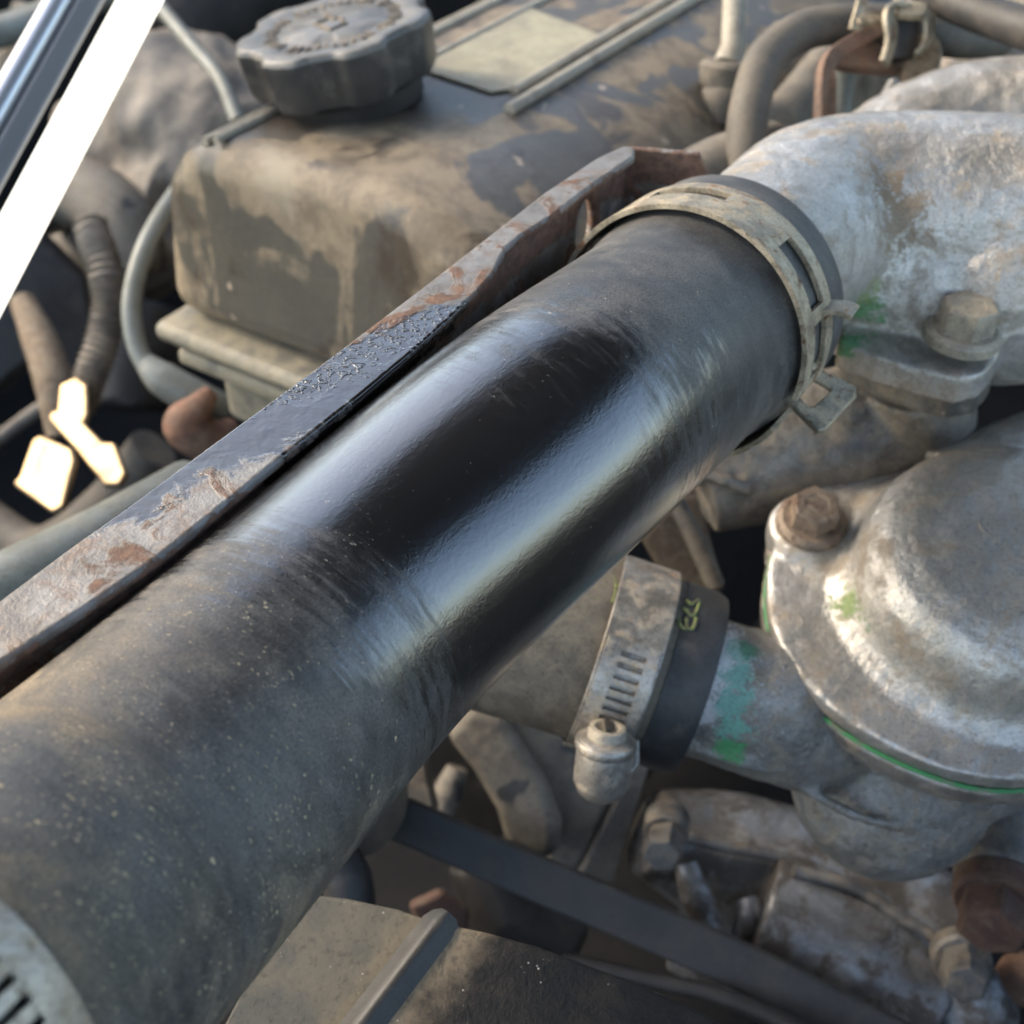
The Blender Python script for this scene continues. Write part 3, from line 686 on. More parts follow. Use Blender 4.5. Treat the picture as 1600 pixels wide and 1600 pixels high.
# lower casting under the gasket
lc = thing('water_neck_casting', 'dark dirty cast neck beneath the pale outlet housing flange', 'casting', P(1330, 760, .34))
m = MB()
m.prism([PZ(x + (6 if x < 1400 else -4), y - 4, fz - .0024) for x, y in flp], -EZ * .010)
m.tube([P(1438, 590, .318), P(1440, 690, .332)], [.0145, .0135], 32, smooth=False)
m.tube([P(1090, 742, .335), P(1180, 715, .335), P(1290, 690, .335), P(1400, 660, .335)], [.0165, .0185, .0195, .0185], 36)
m.tube([P(1125, 745, .327), P(1120, 760, .327)], [.012, .012], 20, smooth=False)
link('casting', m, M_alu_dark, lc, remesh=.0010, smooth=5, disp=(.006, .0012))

# intake castings behind, top right
it = thing('intake_pipe', 'pale stained cast pipe arching behind the outlet housing at the right edge', 'casting', P(1500, 260, .37))
m = MB().tube([P(1330, 330, .36), P(1400, 245, .365), P(1490, 200, .365), P(1600, 185, .36), P(1750, 190, .35)], [.020, .018, .0175, .0175, .018], 36)
link('pipe', m, M_alu_pale, it, remesh=.0010, smooth=3, disp=(.005, .0010))
m = MB().tube([P(1480, 178, .45), P(1540, 120, .45), P(1640, 95, .45)], [.022, .0215, .021], 30)
tag(link('intake_elbow', m, M_alu_mid, remesh=.0012, smooth=3, disp=(.006, .0012)), 'grey blotchy casting at the right edge above the pale arched pipe', 'casting')
m = MB().tube([P(1560, 60, .55), P(1700, 0, .55)], [.035, .035], 30, smooth=False)
tag(link('far_casting', m, M_rib), 'blurred cream casting in the top right corner behind the black pipe', 'casting')
m = MB().prism([PP(x, y, P(1385, 180, .40), unit([.3, -.8, .4])) for x, y in [(1350, 205), (1400, 120), (1425, 130), (1400, 215)]], unit([.3, -.8, .4]) * -.004)
tag(link('bright_tab', m, M_alu_pale, bevel=.001), 'small bright metal tab in the dark gap below the rusty post', 'metal tab')

# ================================================================== HEATER HOSE, CLIP AND BRACKETS (top right)
hh = MB().tube([P(1160, 330, .375), P(1165, 240, .370), P(1172, 165, .372), P(1200, 88, .380), P(1262, 46, .388), P(1340, 38, .392), P(1420, 42, .395), P(1490, 60, .40), P(1560, 60, .42)], .0052 * 1.18, 28)
tag(link('heater_hose', hh, M_rubber_dusty), 'grey rubber hose bending from behind the thick hose to the wire clip', 'hose')
bp = MB().tube([P(1465, -8, .385), P(1530, 20, .372), P(1620, 50, .355), P(1700, 80, .34)], .0058, 28)
tag(link('black_pipe', bp, M_rubber), 'smooth black pipe slanting across the top right corner', 'pipe')
br = thing('rusty_bracket', 'red rusty bent strap bracket beside the heater hose', 'bracket', P(1290, 220, .385))
def ribbon(pts, wvec, th, sub=6):
    q = [np.array(x) for x in catmull([np.asarray(p, float) for p in pts], sub)]; vs_ = []; fs = []
    for i, x in enumerate(q):
        t_ = unit(q[min(i + 1, len(q) - 1)] - q[max(i - 1, 0)]); wv = np.asarray(wvec, float); wv = wv - t_ * (wv @ t_); n_ = unit(np.cross(t_, wv))
        vs_ += [x - wv + n_ * th / 2, x + wv + n_ * th / 2, x + wv - n_ * th / 2, x - wv - n_ * th / 2]
    for i in range(len(q) - 1):
        for j in range(4): fs.append((i * 4 + j, i * 4 + (j + 1) % 4, i * 4 + 4 + (j + 1) % 4, i * 4 + 4 + j))
    fs += [(0, 1, 2, 3), tuple(len(vs_) - 4 + j for j in (3, 2, 1, 0))]
    return MB_from(vs_, fs)
link('strap', ribbon([P(1287, 215, .378), P(1290, 150, .380), P(1298, 105, .384), P(1330, 92, .388), P(1400, 94, .392)], E1 * .006 + EZ * .002, .0035), M_rust_pipe, br, bevel=.0006)
link('gusset', ribbon([P(1282, 210, .372), P(1284, 130, .374), P(1300, 90, .378), P(1345, 60, .384), P(1385, 40, .388)], CX * .0012 + EZ * .001, .005), M_rust_pipe, br, bevel=.0005)
ps = MB().prism([PP(x, y, P(1435, 120, .385), unit([-.2, -.9, .35])) for x, y in [(1402, 150), (1418, 72), (1432, 52), (1452, 50), (1470, 62), (1474, 85), (1462, 150), (1440, 160)]], unit([-.2, -.9, .35]) * -.007)
tag(link('rusty_post', ps, M_rust_dust, bevel=.002), 'brown rusty upright post under the wire clip', 'bracket')
cl = thing('wire_clip', 'cream metal clip holding the grey hose at the top right', 'clip', P(1390, 50, .38))
cq = unit([.15, -.85, .5])
link('clip_leg', MB().slab([(1328, 45), (1340, 0), (1345, -20), (1362, -20), (1352, 20), (1348, 48)], P(1345, 30, .376), cq, .002), M_steel_tan, cl, bevel=.0006)
link('clip_bridge', MB().slab([(1340, 28), (1352, 14), (1395, 18), (1398, 34), (1345, 36)], P(1365, 25, .3755), unit([.1, -.5, .85]), .002), M_steel_tan, cl, bevel=.0005)
link('clip_loop', ribbon([P(1382, 100, .374), P(1392, 60, .373), P(1390, 22, .372), P(1400, 6, .373), P(1425, 4, .375)], CX * .0000 + E1 * .004, .0016), M_steel_tan, cl, bevel=.0003)
link('clip_cap', MB().slab([(1402, 3), (1448, 0), (1452, 8), (1444, 22), (1406, 20)], P(1428, 12, .372), unit([0, -.45, .9]), .003), M_steel_tan, cl, bevel=.0006)
link('clip_loop', ribbon([P(1430, 88, .378), P(1446, 66, .377), P(1452, 40, .377), P(1448, 14, .377)], E1 * .004, .0014), M_steel_tan, cl, bevel=.0003)
link('rubber_bush', MB().box(P(1410, 55, .383), (unit([1, .05, 0]), unit([0, .85, -.5]), unit([0, .5, .85])), (.0040, .004, .0075)), M_darkplastic, cl, bevel=.0012)
# fitting left of the hose
ft = thing('pipe_fitting', 'pale pipe with a stack of collars left of the grey bent hose', 'fitting', P(1135, 200, .43))
link('stem', MB().tube([P(1150, -40, .43), P(1146, 70, .43), P(1138, 100, .43)], [.0042, .0042, .0052], 20, smooth=False), M_rib, ft)
link('collar', MB().lathe(P(1135, 118, .43), unit([.05, .2, 1]), [(.009, -.003), (.0095, 0), (.0095, .0035), (.008, .005)], 28), M_brkt, ft)
link('collar', MB().lathe(P(1133, 160, .432), unit([.05, .2, 1]), [(.0075, -.006), (.0085, 0), (.0085, .004), (.007, .006)], 28), M_rubber_dusty, ft)
m = MB().tube([P(1090, 330, .44), P(1190, 230, .44), P(1290, 110, .46), P(1360, 40, .48)], [.010, .009, .009, .009], 24)
tag(link('diagonal_tube', m, M_brkt), 'dusty tan tube slanting up behind the grey bent hose', 'tube')
m = MB().tube([P(1300, 230, .42), P(1312, 120, .42)], [.0055, .0055], 20, smooth=False)
tag(link('pale_tube', m, M_cable), 'short grey green tube below the rusty strap', 'tube')
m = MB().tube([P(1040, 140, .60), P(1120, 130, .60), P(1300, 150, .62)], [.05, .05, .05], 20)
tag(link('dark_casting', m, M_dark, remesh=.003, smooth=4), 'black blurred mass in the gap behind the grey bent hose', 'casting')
m = MB().tube([P(1060, 300, .37), P(1130, 262, .38), P(1210, 240, .39)], [.010, .010, .010], 20)
tag(link('dusty_pipe_stub', m, M_brkt), 'dusty brown pipe stub just behind the hose end', 'pipe')

# ================================================================== PUMP HOUSING (right, below)
dpz = .302
pc0 = P(1505, 945, dpz); pn = unit([-.06, -.22, .97])
pu = unit(np.cross(np.cross(pn, -CX), pn)); pu = unit(-CX - pn * (-CX @ pn)); pv = np.cross(pn, pu)
SPC = lambda x, y: PC(x, y, P(1088, 1068, .300), unit(P(1215, 1112, .300) - P(900, 1006, .302)), .0173)
M_dome = grime('stained_cover_aluminium', (.62, .60, .575), (.46, .44, .41), dust=(.27, .205, .14), dust_t=.56, dust_w=.09, dust_a=.75,
               speck=(.80, .79, .76), speck_t=.68, s1=40, s2=75, sp_s=900, rough=.30, rough_d=.7, metal=.6, bump=.75, bscale=600, bdist=.0009,
               stains=[(P(1325, 940, .294), .0045, (.22, .30, .10)), (P(1378, 985, .290), .0040, (.10, .26, .11)), (P(1355, 965, .292), .0030, (.18, .28, .11)), (P(1394, 838, .280), .0014, (.05, .04, .03))])
M_spout = grime('crusted_spout_aluminium', (.36, .34, .32), (.25, .235, .215), dust=(.32, .26, .19), dust_t=.56, dust_w=.1, dust_a=.7,
                speck=(.66, .65, .62), speck_t=.66, s1=70, s2=170, rough=.42, rough_d=.85, metal=.4, bump=.9, bscale=380, bdist=.0014,
                stains=[(SPC(1122, 1010), .0085, (.74, .74, .73)), (SPC(1105, 1050), .0080, (.70, .69, .68)), (SPC(1132, 1050), .0075, (.72, .71, .70)), (SPC(1100, 1100), .0055, (.60, .58, .56)),
                        (SPC(1155, 1020), .0036, (.30, .48, .40)), (SPC(1152, 1060), .0042, (.20, .46, .36)), (SPC(1148, 1100), .0042, (.17, .42, .33)), (SPC(1146, 1140), .0042, (.17, .42, .33)), (SPC(1142, 1172), .0038, (.06, .32, .11)),
                        (SPC(1072, 1080), .0026, (.08, .30, .10)), (SPC(1064, 1110), .0032, (.06, .34, .10)), (SPC(1054, 1150), .0032, (.06, .30, .10)), (SPC(1170, 1010), .003, (.07, .22, .12))])
ph = thing('pump_housing', 'domed cast aluminium thermostat cover with bolted flange and green sealant seam at right', 'housing', pc0 - pn * .04)
m = MB()
R_f = .0480
ear = PP(1262, 842, pc0 + pn * .002, pn)
fpts = []
for k in range(64):
    a = 2 * math.pi * k / 64; d_ = math.cos(a) * pu + math.sin(a) * pv; fpts.append(d_ * R_f * (1 + .012 * math.sin(5 * a)))
m.prism([pc0 + f + pn * .0 for f in fpts], pn * .0055)
m.lathe(ear - pn * .002, pn, [(.0105, 0), (.0105, .0075), (.0095, .0085)], 36)
mid = (ear + pc0) / 2; m.box((ear * .62 + pc0 * .38) + pn * .0027, (unit(ear - pc0 - pn * ((ear - pc0) @ pn)), np.cross(pn, unit(ear - pc0 - pn * ((ear - pc0) @ pn))), pn), (.017, .011, .0029))
dc = PP(1565, 925, pc0 + pn * .006, pn)
m.lathe(dc, pn, [(.0425, -.003), (.0405, .0003), (.0375, .0025), (.0360, .0055), (.0352, .0100), (.0335, .0145), (.0300, .0185), (.0240, .0212), (.0160, .0226), (.007, .0232), (.0005, .0233)], 64)
m.tube([PP(1470, 780, pc0 + pn * .003, pn), PP(1700, 700, pc0 + pn * .003, pn), PP(1760, 900, pc0 + pn * .003, pn)], [.013, .012, .012], 20)
dome = link('cover_dome', m, M_dome, ph, remesh=.0009, smooth=5, disp=(.0045, .0007))
link('bolt', MB().hexbolt(ear + pn * .0065, pn + .06 * CX, .0108, .0080, 1.62, .3), M_bolt, ph, bevel=.0004)
link('cast_ring_mark', MB().lathe(PP(1553, 822, dc + pn * .0225, pn) , unit(pn + .12 * CX + .10 * CY), [(.0034, -.001), (.0034, .0003), (.0028, .0003), (.0026, -.0004), (.0005, -.0004)], 28), M_alu_pale, dome)
def ring(rad, z, th, name, mat, inner=.8, wob=.012):
    pts = [];
    for k in range(97):
        a = 2 * math.pi * k / 96; d_ = math.cos(a) * pu + math.sin(a) * pv; pts.append(pc0 + d_ * rad * (1 + wob * math.sin(5 * a)) + pn * (z + .0004 * math.sin(7 * a)))
    return link(name, MB().tube(pts, th, 8, smooth=False, cap=False), mat, ph)
ring(R_f - .0002, -.0006, .00060, 'green_seam', M_green)
m = MB().prism([pc0 + f * 1.012 - pn * .0012 for f in fpts], -pn * .0060)
m.lathe(ear - pn * .0035, pn, [(.0100, 0), (.0100, -.006), (.009, -.0075)], 36)
m.prism([pc0 + f * .955 - pn * .006 for f in fpts], -pn * .008)
link('lower_flange', m, M_alu_mid, ph, remesh=.0009, smooth=5, disp=(.0045, .0009))
# spout to the lower hose and the bowl below
LH_c = P(1088, 1068, .300); LH_ax = unit(P(1215, 1112, .300) - P(900, 1006, .302))
LH_r = .0225
m = MB()
m.tube([LH_c - LH_ax * .012, LH_c + LH_ax * .010, LH_c + LH_ax * .024 + CF * .005, LH_c + LH_ax * .036 + CF * .016], [.0172, .0172, .0180, .019], 40)
m.sphere(P(1395, 1215, .318), .0262, (1, .75, 1.0), (CX, CF, CY), 40, 24)
m.tube([P(1395, 1215, .318), P(1500, 1080, .325)], [.022, .036], 32, smooth=False)
m.lathe(pc0 - pn * .010, -pn, [(.0385, -.002), (.038, .004), (.0365, .012), (.033, .022), (.026, .030), (.016, .035), (.006, .037), (.0005, .0372)], 64)
rib_pts = [PC(x, y, LH_c, LH_ax, .0176) for x, y in [(1052, 1158), (1090, 1170), (1130, 1182), (1170, 1194)]]
m.tube(rib_pts + [P(1230, 1216, .296), P(1290, 1250, .298), P(1350, 1278, .298), P(1430, 1292, .300)], [.0014] * 8, 10)
link('bowl', m, M_spout, ph, remesh=.0009, smooth=4, disp=(.0045, .0010))
# ================================================================== LOWER HOSE AND WORM CLAMP
lho = thing('lower_hose', 'mud stained lower radiator hose passing under the thick black hose', 'hose', LH_c - LH_ax * .05 - EZ * .023)
t_split = .0085
lhb = link('hose_body', MB().tube([LH_c - LH_ax * .105 - EZ * .10, LH_c - LH_ax * .100 - EZ * .04, LH_c - LH_ax * .075 - EZ * .006, LH_c - LH_ax * .045, LH_c - LH_ax * .010], [.0238, .0238, .0236, .0232, LH_r], 64), M_rubber_tan, lho)
lhe = link('hose_end', MB().tube([LH_c - LH_ax * .0101, LH_c - LH_ax * .002, LH_c + LH_ax * .0004], [LH_r + .0003, LH_r + .0005, LH_r - .0004], 64, smooth=False), M_rubber_end, lho)
def lh_at(s): return LH_c + LH_ax * s, LH_ax, unit(np.cross(LH_ax, EZ)), np.cross(unit(np.cross(LH_ax, EZ)), LH_ax)
def marks(strokes, par, mat, rad, name='paint_mark', r=.00055):
    for st in strokes:
        link(name, MB().tube([PC(x, y, LH_c, LH_ax, rad) for x, y in st], r, 6, sub=4, squash=lambda a: 1), mat, par)
marks([[(945, 916), (930, 914), (919, 924), (924, 936), (938, 934)], [(958, 900), (962, 918), (956, 942)], [(985, 897), (972, 914), (962, 918)], [(940, 898), (944, 904)]], lhb, M_paint_yg, .0228)
marks([[(1072, 938), (1080, 944), (1092, 938)], [(1068, 950), (1084, 962), (1093, 942)], [(1060, 968), (1066, 980), (1082, 982), (1088, 966)], [(1072, 966), (1074, 980)]], lhe, M_paint_yg, LH_r + .0004, r=.00045)
wc2 = thing('worm_clamp', 'dusty tan worm clamp with slotted band around the lower hose', 'hose clamp', LH_c - LH_ax * .018 - EZ * .024)
w0, w1 = -.0262, -.0122
p_a, _, s_a, u_a = lh_at(-.019)
def ang_of(px, py, rad=LH_r):
    p = PC(px, py, LH_c, LH_ax, rad); d_ = p - LH_c; return math.degrees(math.atan2(d_ @ u_a, d_ @ s_a)), float(d_ @ LH_ax)
aT, sT = ang_of(1000, 1010, .0243); aB, sB = ang_of(965, 1140, .0243)
print('lower clamp angles', aT, aB, sT, sB, ang_of(1000, 1010), ang_of(1060, 930))
a_hi, a_lo = max(aT, aB), min(aT, aB)
nsl = 7; holes = []
for k in range(nsl):
    a = a_hi - 5 - (a_hi - a_lo - 8) * k / nsl; holes.append((a - 3.0, a, w0 + .0045, w1 - .0035))
link('band', band(lh_at, w0, w1, a_lo - 30, a_lo + 325, LH_r + .0011, na=130), M_steel_clamp, wc2, solid=.0008, bevel=.0002, bseg=2)
link('slotted_band', band(lh_at, w0 + .0008, w1 - .0008, a_lo - 14, a_hi + 1, LH_r + .0024, holes=holes, na=40), M_steel_clamp, wc2, solid=.0008, bevel=.00015, bseg=2)
# screw housing: a barrel lying along the band's run
hc = P(955, 1190, depth(PC(960, 1165, LH_c, LH_ax, .026)) - .001)
top_s = PC(948, 1150, LH_c, LH_ax, .0300); bot_s = P(938, 1240, depth(top_s) + .0045)
bd = unit(bot_s - top_s)
brl = link('screw_barrel', MB().lathe(top_s, bd, [(.0044, .0), (.0060, .0006), (.0064, .002), (.0064, .0115), (.0055, .0135), (.0040, .0150), (.0030, .0156)], 36), M_steel_clamp, wc2, angle=30)
scr = link('screw_head', MB().lathe(top_s - bd * .0022, bd, [(.0006, .0012), (.0014, .0008), (.0030, -.0002), (.0040, .0), (.0044, .001), (.0044, .004)], 28), M_bolt_pale, wc2)
link('screw_slot', MB().box(top_s - bd * .0026, (unit(np.cross(bd, CX)), unit(np.cross(bd, np.cross(bd, CX))), bd), (.0030, .0006, .0006)), M_dark, scr)
link('barrel_edge', MB().lathe(top_s, bd, [(.0066, .0008), (.0069, .0014), (.0069, .0026), (.0066, .0032)], 36), M_steel_clamp, brl)
sdl = MB().prism([PP(x, y, PC(975, 1180, LH_c, LH_ax, .0262), unit(CAM - top_s)) for x, y in [(912, 1140), (918, 1130), (940, 1142), (985, 1160), (1000, 1150), (1000, 1195), (985, 1215), (960, 1225), (918, 1200)]], -unit(CAM - top_s) * .003)
link('saddle', sdl, M_steel_clamp, wc2, bevel=.0008)
rc = MB().sphere(P(920, 1110, .298), .0045, (1, .6, 1.2)); link('rust_ear', rc, M_rust_dust, wc2)

# ================================================================== STRAPS AND BRACKETS IN THE GAP
m = MB().slab([(1005, 840), (1060, 780), (1090, 770), (1135, 920), (1090, 935), (1040, 900)], P(1070, 850, .375), unit([.2, -.75, .6]), .005)
tag(link('strap_bracket', m, M_rust_dust, bevel=.0015), 'brown strap bracket in the dark gap between the two hoses', 'bracket')
m = MB().slab([(1078, 765), (1120, 755), (1128, 800), (1105, 850), (1085, 800)], P(1100, 800, .39), unit([.2, -.75, .6]), .006)
tag(link('rust_flap', m, M_rust, bevel=.0015), 'orange rusty flap beside the brown strap bracket', 'bracket')
m = MB().tube([P(1052, 778, .366), P(1090, 850, .366), P(1118, 915, .366)], [.0026, .0030, .0030], 14)
tag(link('strap_rib', m, M_brkt), 'pale raised rib along the brown strap bracket', 'bracket rib')
cb = thing('cast_bracket', 'dusty grey brown cast bracket below the lower hose clamp', 'bracket', P(870, 1300, .39))
bn = unit([.1, -.8, .55])
link('plate', MB().slab([(760, 1100), (930, 1110), (985, 1190), (905, 1365), (855, 1350), (840, 1250)], P(900, 1230, .398), bn, .012), M_brkt, cb, bevel=.003)
link('arm', MB().slab([(690, 1150), (735, 1105), (780, 1120), (850, 1230), (872, 1290), (868, 1345), (835, 1345), (785, 1318), (772, 1268), (735, 1205)], P(800, 1230, .386), unit([-.25, -.8, .55]), .010), M_brkt, cb, bevel=.004)
m = MB().slab([(905, 1370), (995, 1190), (1015, 1200), (960, 1380)], P(960, 1290, .40), unit([.3, -.8, .5]), .006)
tag(link('grey_stay', m, M_greybg, bevel=.001), 'dark grey stay slanting down right of the cast bracket', 'bracket')
m = MB().slab([(560, 1260), (660, 1180), (680, 1270), (640, 1300)], P(630, 1240, .40), unit([-.2, -.8, .5]), .006)
tag(link('grey_tab', m, M_greybg, bevel=.001), 'grey tab peeking out beneath the thick hose above the belt', 'bracket')
m = MB().tube([P(715, 1200, .45), P(700, 1240, .45), P(690, 1290, .45)], [.004, .006, .003], 12)
tag(link('tan_tab', m, M_brkt), 'small tan tab in the dark gap left of the cast bracket', 'metal tab')
m = MB().slab([(640, 1418), (690, 1395), (735, 1425), (730, 1470), (660, 1470)], P(690, 1435, .43), unit([.2, -.8, .5]), .006)
tag(link('rusty_lump', m, M_rust, bevel=.002), 'brown rusty plate corner behind the top of the shroud seam', 'metal part')
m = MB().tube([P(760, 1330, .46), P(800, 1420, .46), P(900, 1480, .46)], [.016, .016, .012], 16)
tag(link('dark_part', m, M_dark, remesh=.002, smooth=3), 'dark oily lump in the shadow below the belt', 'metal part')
m = MB().tube([P(520, 1330, .34), P(540, 1370, .34), P(548, 1420, .34)], [.006, .007, .007], 16)
tag(link('dark_elbow', m, M_darkplastic), 'dark elbow peeking between the thick hose and the shroud', 'pipe')

# drive belt
belt = thing('drive_belt', 'flat dark rubber drive belt running diagonally through the lower gap', 'belt', P(950, 1450, .37))
q = [P(500, 1225, .375), P(640, 1285, .372), P(830, 1368, .366), P(1000, 1440, .358), P(1180, 1520, .350), P(1420, 1640, .342)]
link('belt_loop', ribbon(q, unit(CY + .35 * CX) * .0066, .005, 6), M_belt, belt, bevel=.001)
m = MB().tube([P(880, 1500, .36), P(1010, 1530, .352), P(1120, 1555, .345), P(1230, 1600, .338), P(1330, 1660, .33)], .0026, 16)
tag(link('dark_cable', m, M_dark), 'thin dark brown pipe below the belt at the bottom edge', 'pipe')
m = MB().tube([P(1085, 1470, .362), P(1170, 1500, .360), P(1260, 1545, .356), P(1350, 1605, .352), P(1420, 1660, .35)], .0016, 12)
tag(link('pulley_rim', m, M_rust_pipe), 'thin rust red pulley rim curving along the upper edge of the belt', 'pulley')

# ================================================================== LOWER RIGHT CASTINGS
al = thing('alternator_casting', 'shiny grey ribbed alternator casting at the lower right behind the belt', 'alternator', P(1250, 1560, .43))
m = MB()
m.tube([P(1010, 1300, .40), P(1130, 1340, .405), P(1330, 1420, .40), P(1500, 1520, .39)], [.014, .022, .026, .026], 36)
m.tube([P(1180, 1430, .385), P(1320, 1490, .380), P(1450, 1575, .375)], [.022, .0225, .020], 40)
m.box(P(1180, 1450, .425), (E1, E2, EZ), (.022, .022, .016))
link('body', m, M_alu_bright, al, remesh=.0011, smooth=5, disp=(.012, .0012))
link('edge_rib', MB().tube([P(1018, 1292, .385), P(1100, 1315, .382), P(1200, 1335, .380), P(1245, 1350, .382)], .0020, 10), M_alu_dark, al)
link('edge_rib', MB().tube([P(1240, 1360, .372), P(1330, 1385, .370), P(1420, 1440, .366), P(1500, 1490, .362)], .0020, 10), M_alu_dark, al)
link('rib', MB().tube([P(1072, 1350, .375), P(1088, 1400, .372), P(1115, 1462, .370)], [.0035, .005, .0035], 14), M_alu_bright, al)
link('rib', MB().tube([P(1165, 1405, .376), P(1172, 1430, .374), P(1158, 1465, .374)], [.0035, .0045, .0035], 14), M_alu_bright, al)
link('bolt', MB().lathe(P(1042, 1290, .375), unit(P(1035, 1335, .360) - P(1042, 1290, .375)), [(.0068, -.004), (.0068, .004), (.0062, .006)], 28).lathe(P(1038, 1312, .3675), unit(P(1035, 1335, .360) - P(1042, 1290, .375)), [(.0060, -.001), (.0060, .0075), (.0052, .009), (.003, .0092)], 6), M_alu_dark, al, angle=35)
link('bolt', MB().lathe(P(1502, 1500, .355), unit(P(1510, 1545, .340) - P(1502, 1500, .355)), [(.0085, -.004), (.0085, .001), (.0075, .002)], 24).lathe(P(1502, 1500, .355), unit(P(1510, 1545, .340) - P(1502, 1500, .355)), [(.0066, .001), (.0066, .012), (.0055, .0142), (.003, .0145)], 6), M_alu_dark, al, angle=35)
m = MB().lathe(P(1520, 1575, .36), unit([-.3, -.6, .7]), [(.013, -.006), (.013, 0), (.009, .004), (.004, .005)], 24)
link('boss', m, M_alu_bright, al, remesh=.0010, smooth=3)
rb = thing('rusty_sensor_plug', 'large reddish rusty hex plug at the lower right edge', 'plug', P(1560, 1460, .33))
ra = unit(P(1548, 1490, .318) - P(1562, 1360, .338))
link('plug_collar', MB().lathe(P(1562, 1372, .338), ra, [(.0120, -.020), (.0122, .0), (.0115, .002)], 36), M_alu_dark, rb)
link('plug_flange', MB().lathe(P(1560, 1388, .336), ra, [(.0118, -.0005), (.0118, .0045), (.0108, .006)], 36), M_rust, rb, angle=30)
hx = MB().lathe(P(1556, 1410, .3325), ra, [(.0098, -.001), (.0098, .0085), (.0088, .0105), (.0065, .0112), (.003, .0114)], 6); link('hex_head', hx, M_rust, rb, bevel=.0006)
m = MB().tube([P(1580, 1330, .36), P(1600, 1290, .36)], [.013, .016], 24, smooth=False)
tag(link('boss_casting', m, M_alu_dark, remesh=.0012, smooth=3), 'dirty casting above the rusty plug under the domed cover', 'casting')
m = MB().sphere(P(1600, 1530, .36), .008, (1, 1, 1)); tag(link('rust_nub', m, M_rust), 'rust red nub in the lower right corner below the plug', 'bolt')

# ================================================================== FAN SHROUD (bottom)
def mat_shroud(name, base, dustc, seam, amt, bs=.5):
    t = NT(name)
    d = t.math('ABSOLUTE', t.dot(SEAMN, float(np.dot(SEAMN, SEAM0))))
    near = t.ramp(t.addm(d, t.mul(t.math('SUBTRACT', t.noise(110, 6, .65), .5), .016)), .002, seam, 1, 0)
    dn_ = t.ramp(t.noise(70, 8, .66, .5), .40, .68)
    dm = t.math('MINIMUM', t.addm(t.mul(near, .9), t.mul(dn_, amt)), 1.0)
    col = t.mix(base, dustc, dm)
    col = t.mix(col, (.06, .055, .05), t.mul(t.ramp(t.noise(190, 5, .6, .6, t.mp(loc=(3, 3, 3))), .62, .68), t.mul(dm, .75)))
    gv = t.voro(900); gsl = t.noise(120, 4, .6)
    g = t.mul(t.ramp(gv, .12, .22, 1, 0), t.ramp(gsl, .58, .66))
    col = t.mix(col, (.55, .52, .46), t.mul(g, .75))
    r = t.mixf(.5, .9, t.math('MAXIMUM', dm, g))
    h = t.addm(t.mul(t.noise(500, 5, .75), 1.2), t.addm(t.mul(dm, t.noise(260, 4, .75)), t.mul(g, .8)))
    col = t.mix(col, t.mix((.02, .02, .02), col, .5), t.ramp(t.noise(700, 3, .7), .52, .68, 0, .7))
    return t.out(col, r, 0, t.bump(h, bs, .0008), .15)
SEAM0 = P(690, 1440, .222); SEAM1 = P(560, 1610, .190)
sn = unit([-.10, -.30, .95])
SEAM1 = PP(560, 1610, SEAM0, sn); SEAMD = unit(SEAM1 - SEAM0); SEAMN = np.cross(SEAMD, sn)
M_sh1 = mat_shroud('dusty_grey_green_plastic', (.060, .060, .054), (.135, .116, .088), .010, .65, .22)
M_sh2 = mat_shroud('black_shroud_plastic', (.013, .0135, .015), (.27, .21, .145), .012, .06)
fs_ = thing('fan_shroud', 'dusty black plastic fan shroud with a raised seam at the bottom edge', 'fan shroud', PP(640, 1560, SEAM0, sn) - EZ * .02)
s1n = unit(sn + np.array([-.10, -.05, 0]))
link('left_panel', MB().prism([PP(x, y, SEAM0 - sn * .001, s1n) for x, y in [(330, 1640), (400, 1500), (455, 1412), (482, 1397), (540, 1403), (620, 1420), (678, 1440), (545, 1640)]], -s1n * .003), M_sh1, fs_, bevel=.0008)
s2n = unit(sn + np.array([.03, -.03, 0]))
link('right_panel', MB().prism([PP(x, y, SEAM0 - sn * .0008, s2n) for x, y in [(692, 1442), (760, 1456), (840, 1478), (920, 1508), (1000, 1537), (1090, 1578), (1200, 1640), (560, 1640)]], -s2n * .003), M_sh2, fs_, bevel=.0009)
sec = [(-.0048, -.0012), (-.0036, -.0003), (-.0024, .0006), (-.0012, .0016), (0, .0020), (.0012, .0016), (.0024, .0006), (.0036, -.0003), (.0048, -.0012)]
vs_ = []; fs = []; k_ = len(sec)
for st, sc2 in ((-.0020, .45), (-.0008, .8), (.001, 1.0), (.012, 1.0), (.07, 1.0)):
    for x, y in sec: vs_.append(SEAM0 + SEAMD * st + SEAMN * x * sc2 * .8 + sn * (y * sc2 - .0004))
for a in range(4):
    for b in range(k_ - 1): fs.append((a * k_ + b, a * k_ + b + 1, (a + 1) * k_ + b + 1, (a + 1) * k_ + b))
fs += [tuple(range(k_)), tuple(range(4 * k_, 5 * k_))[::-1]] + [(a * k_, (a + 1) * k_, (a + 1) * k_ + k_ - 1, a * k_ + k_ - 1) for a in range(4)]
link('seam_ridge', MB_from(vs_, fs), M_darkplastic, fs_, angle=60)
link('edge_skirt', MB().prism([PP(x, y, SEAM0 - sn * .0045, s2n) for x, y in [(720, 1458), (840, 1486), (1000, 1545), (1200, 1650), (1200, 1680), (640, 1680)]], -s2n * .010), M_darkplastic, fs_, bevel=.001)

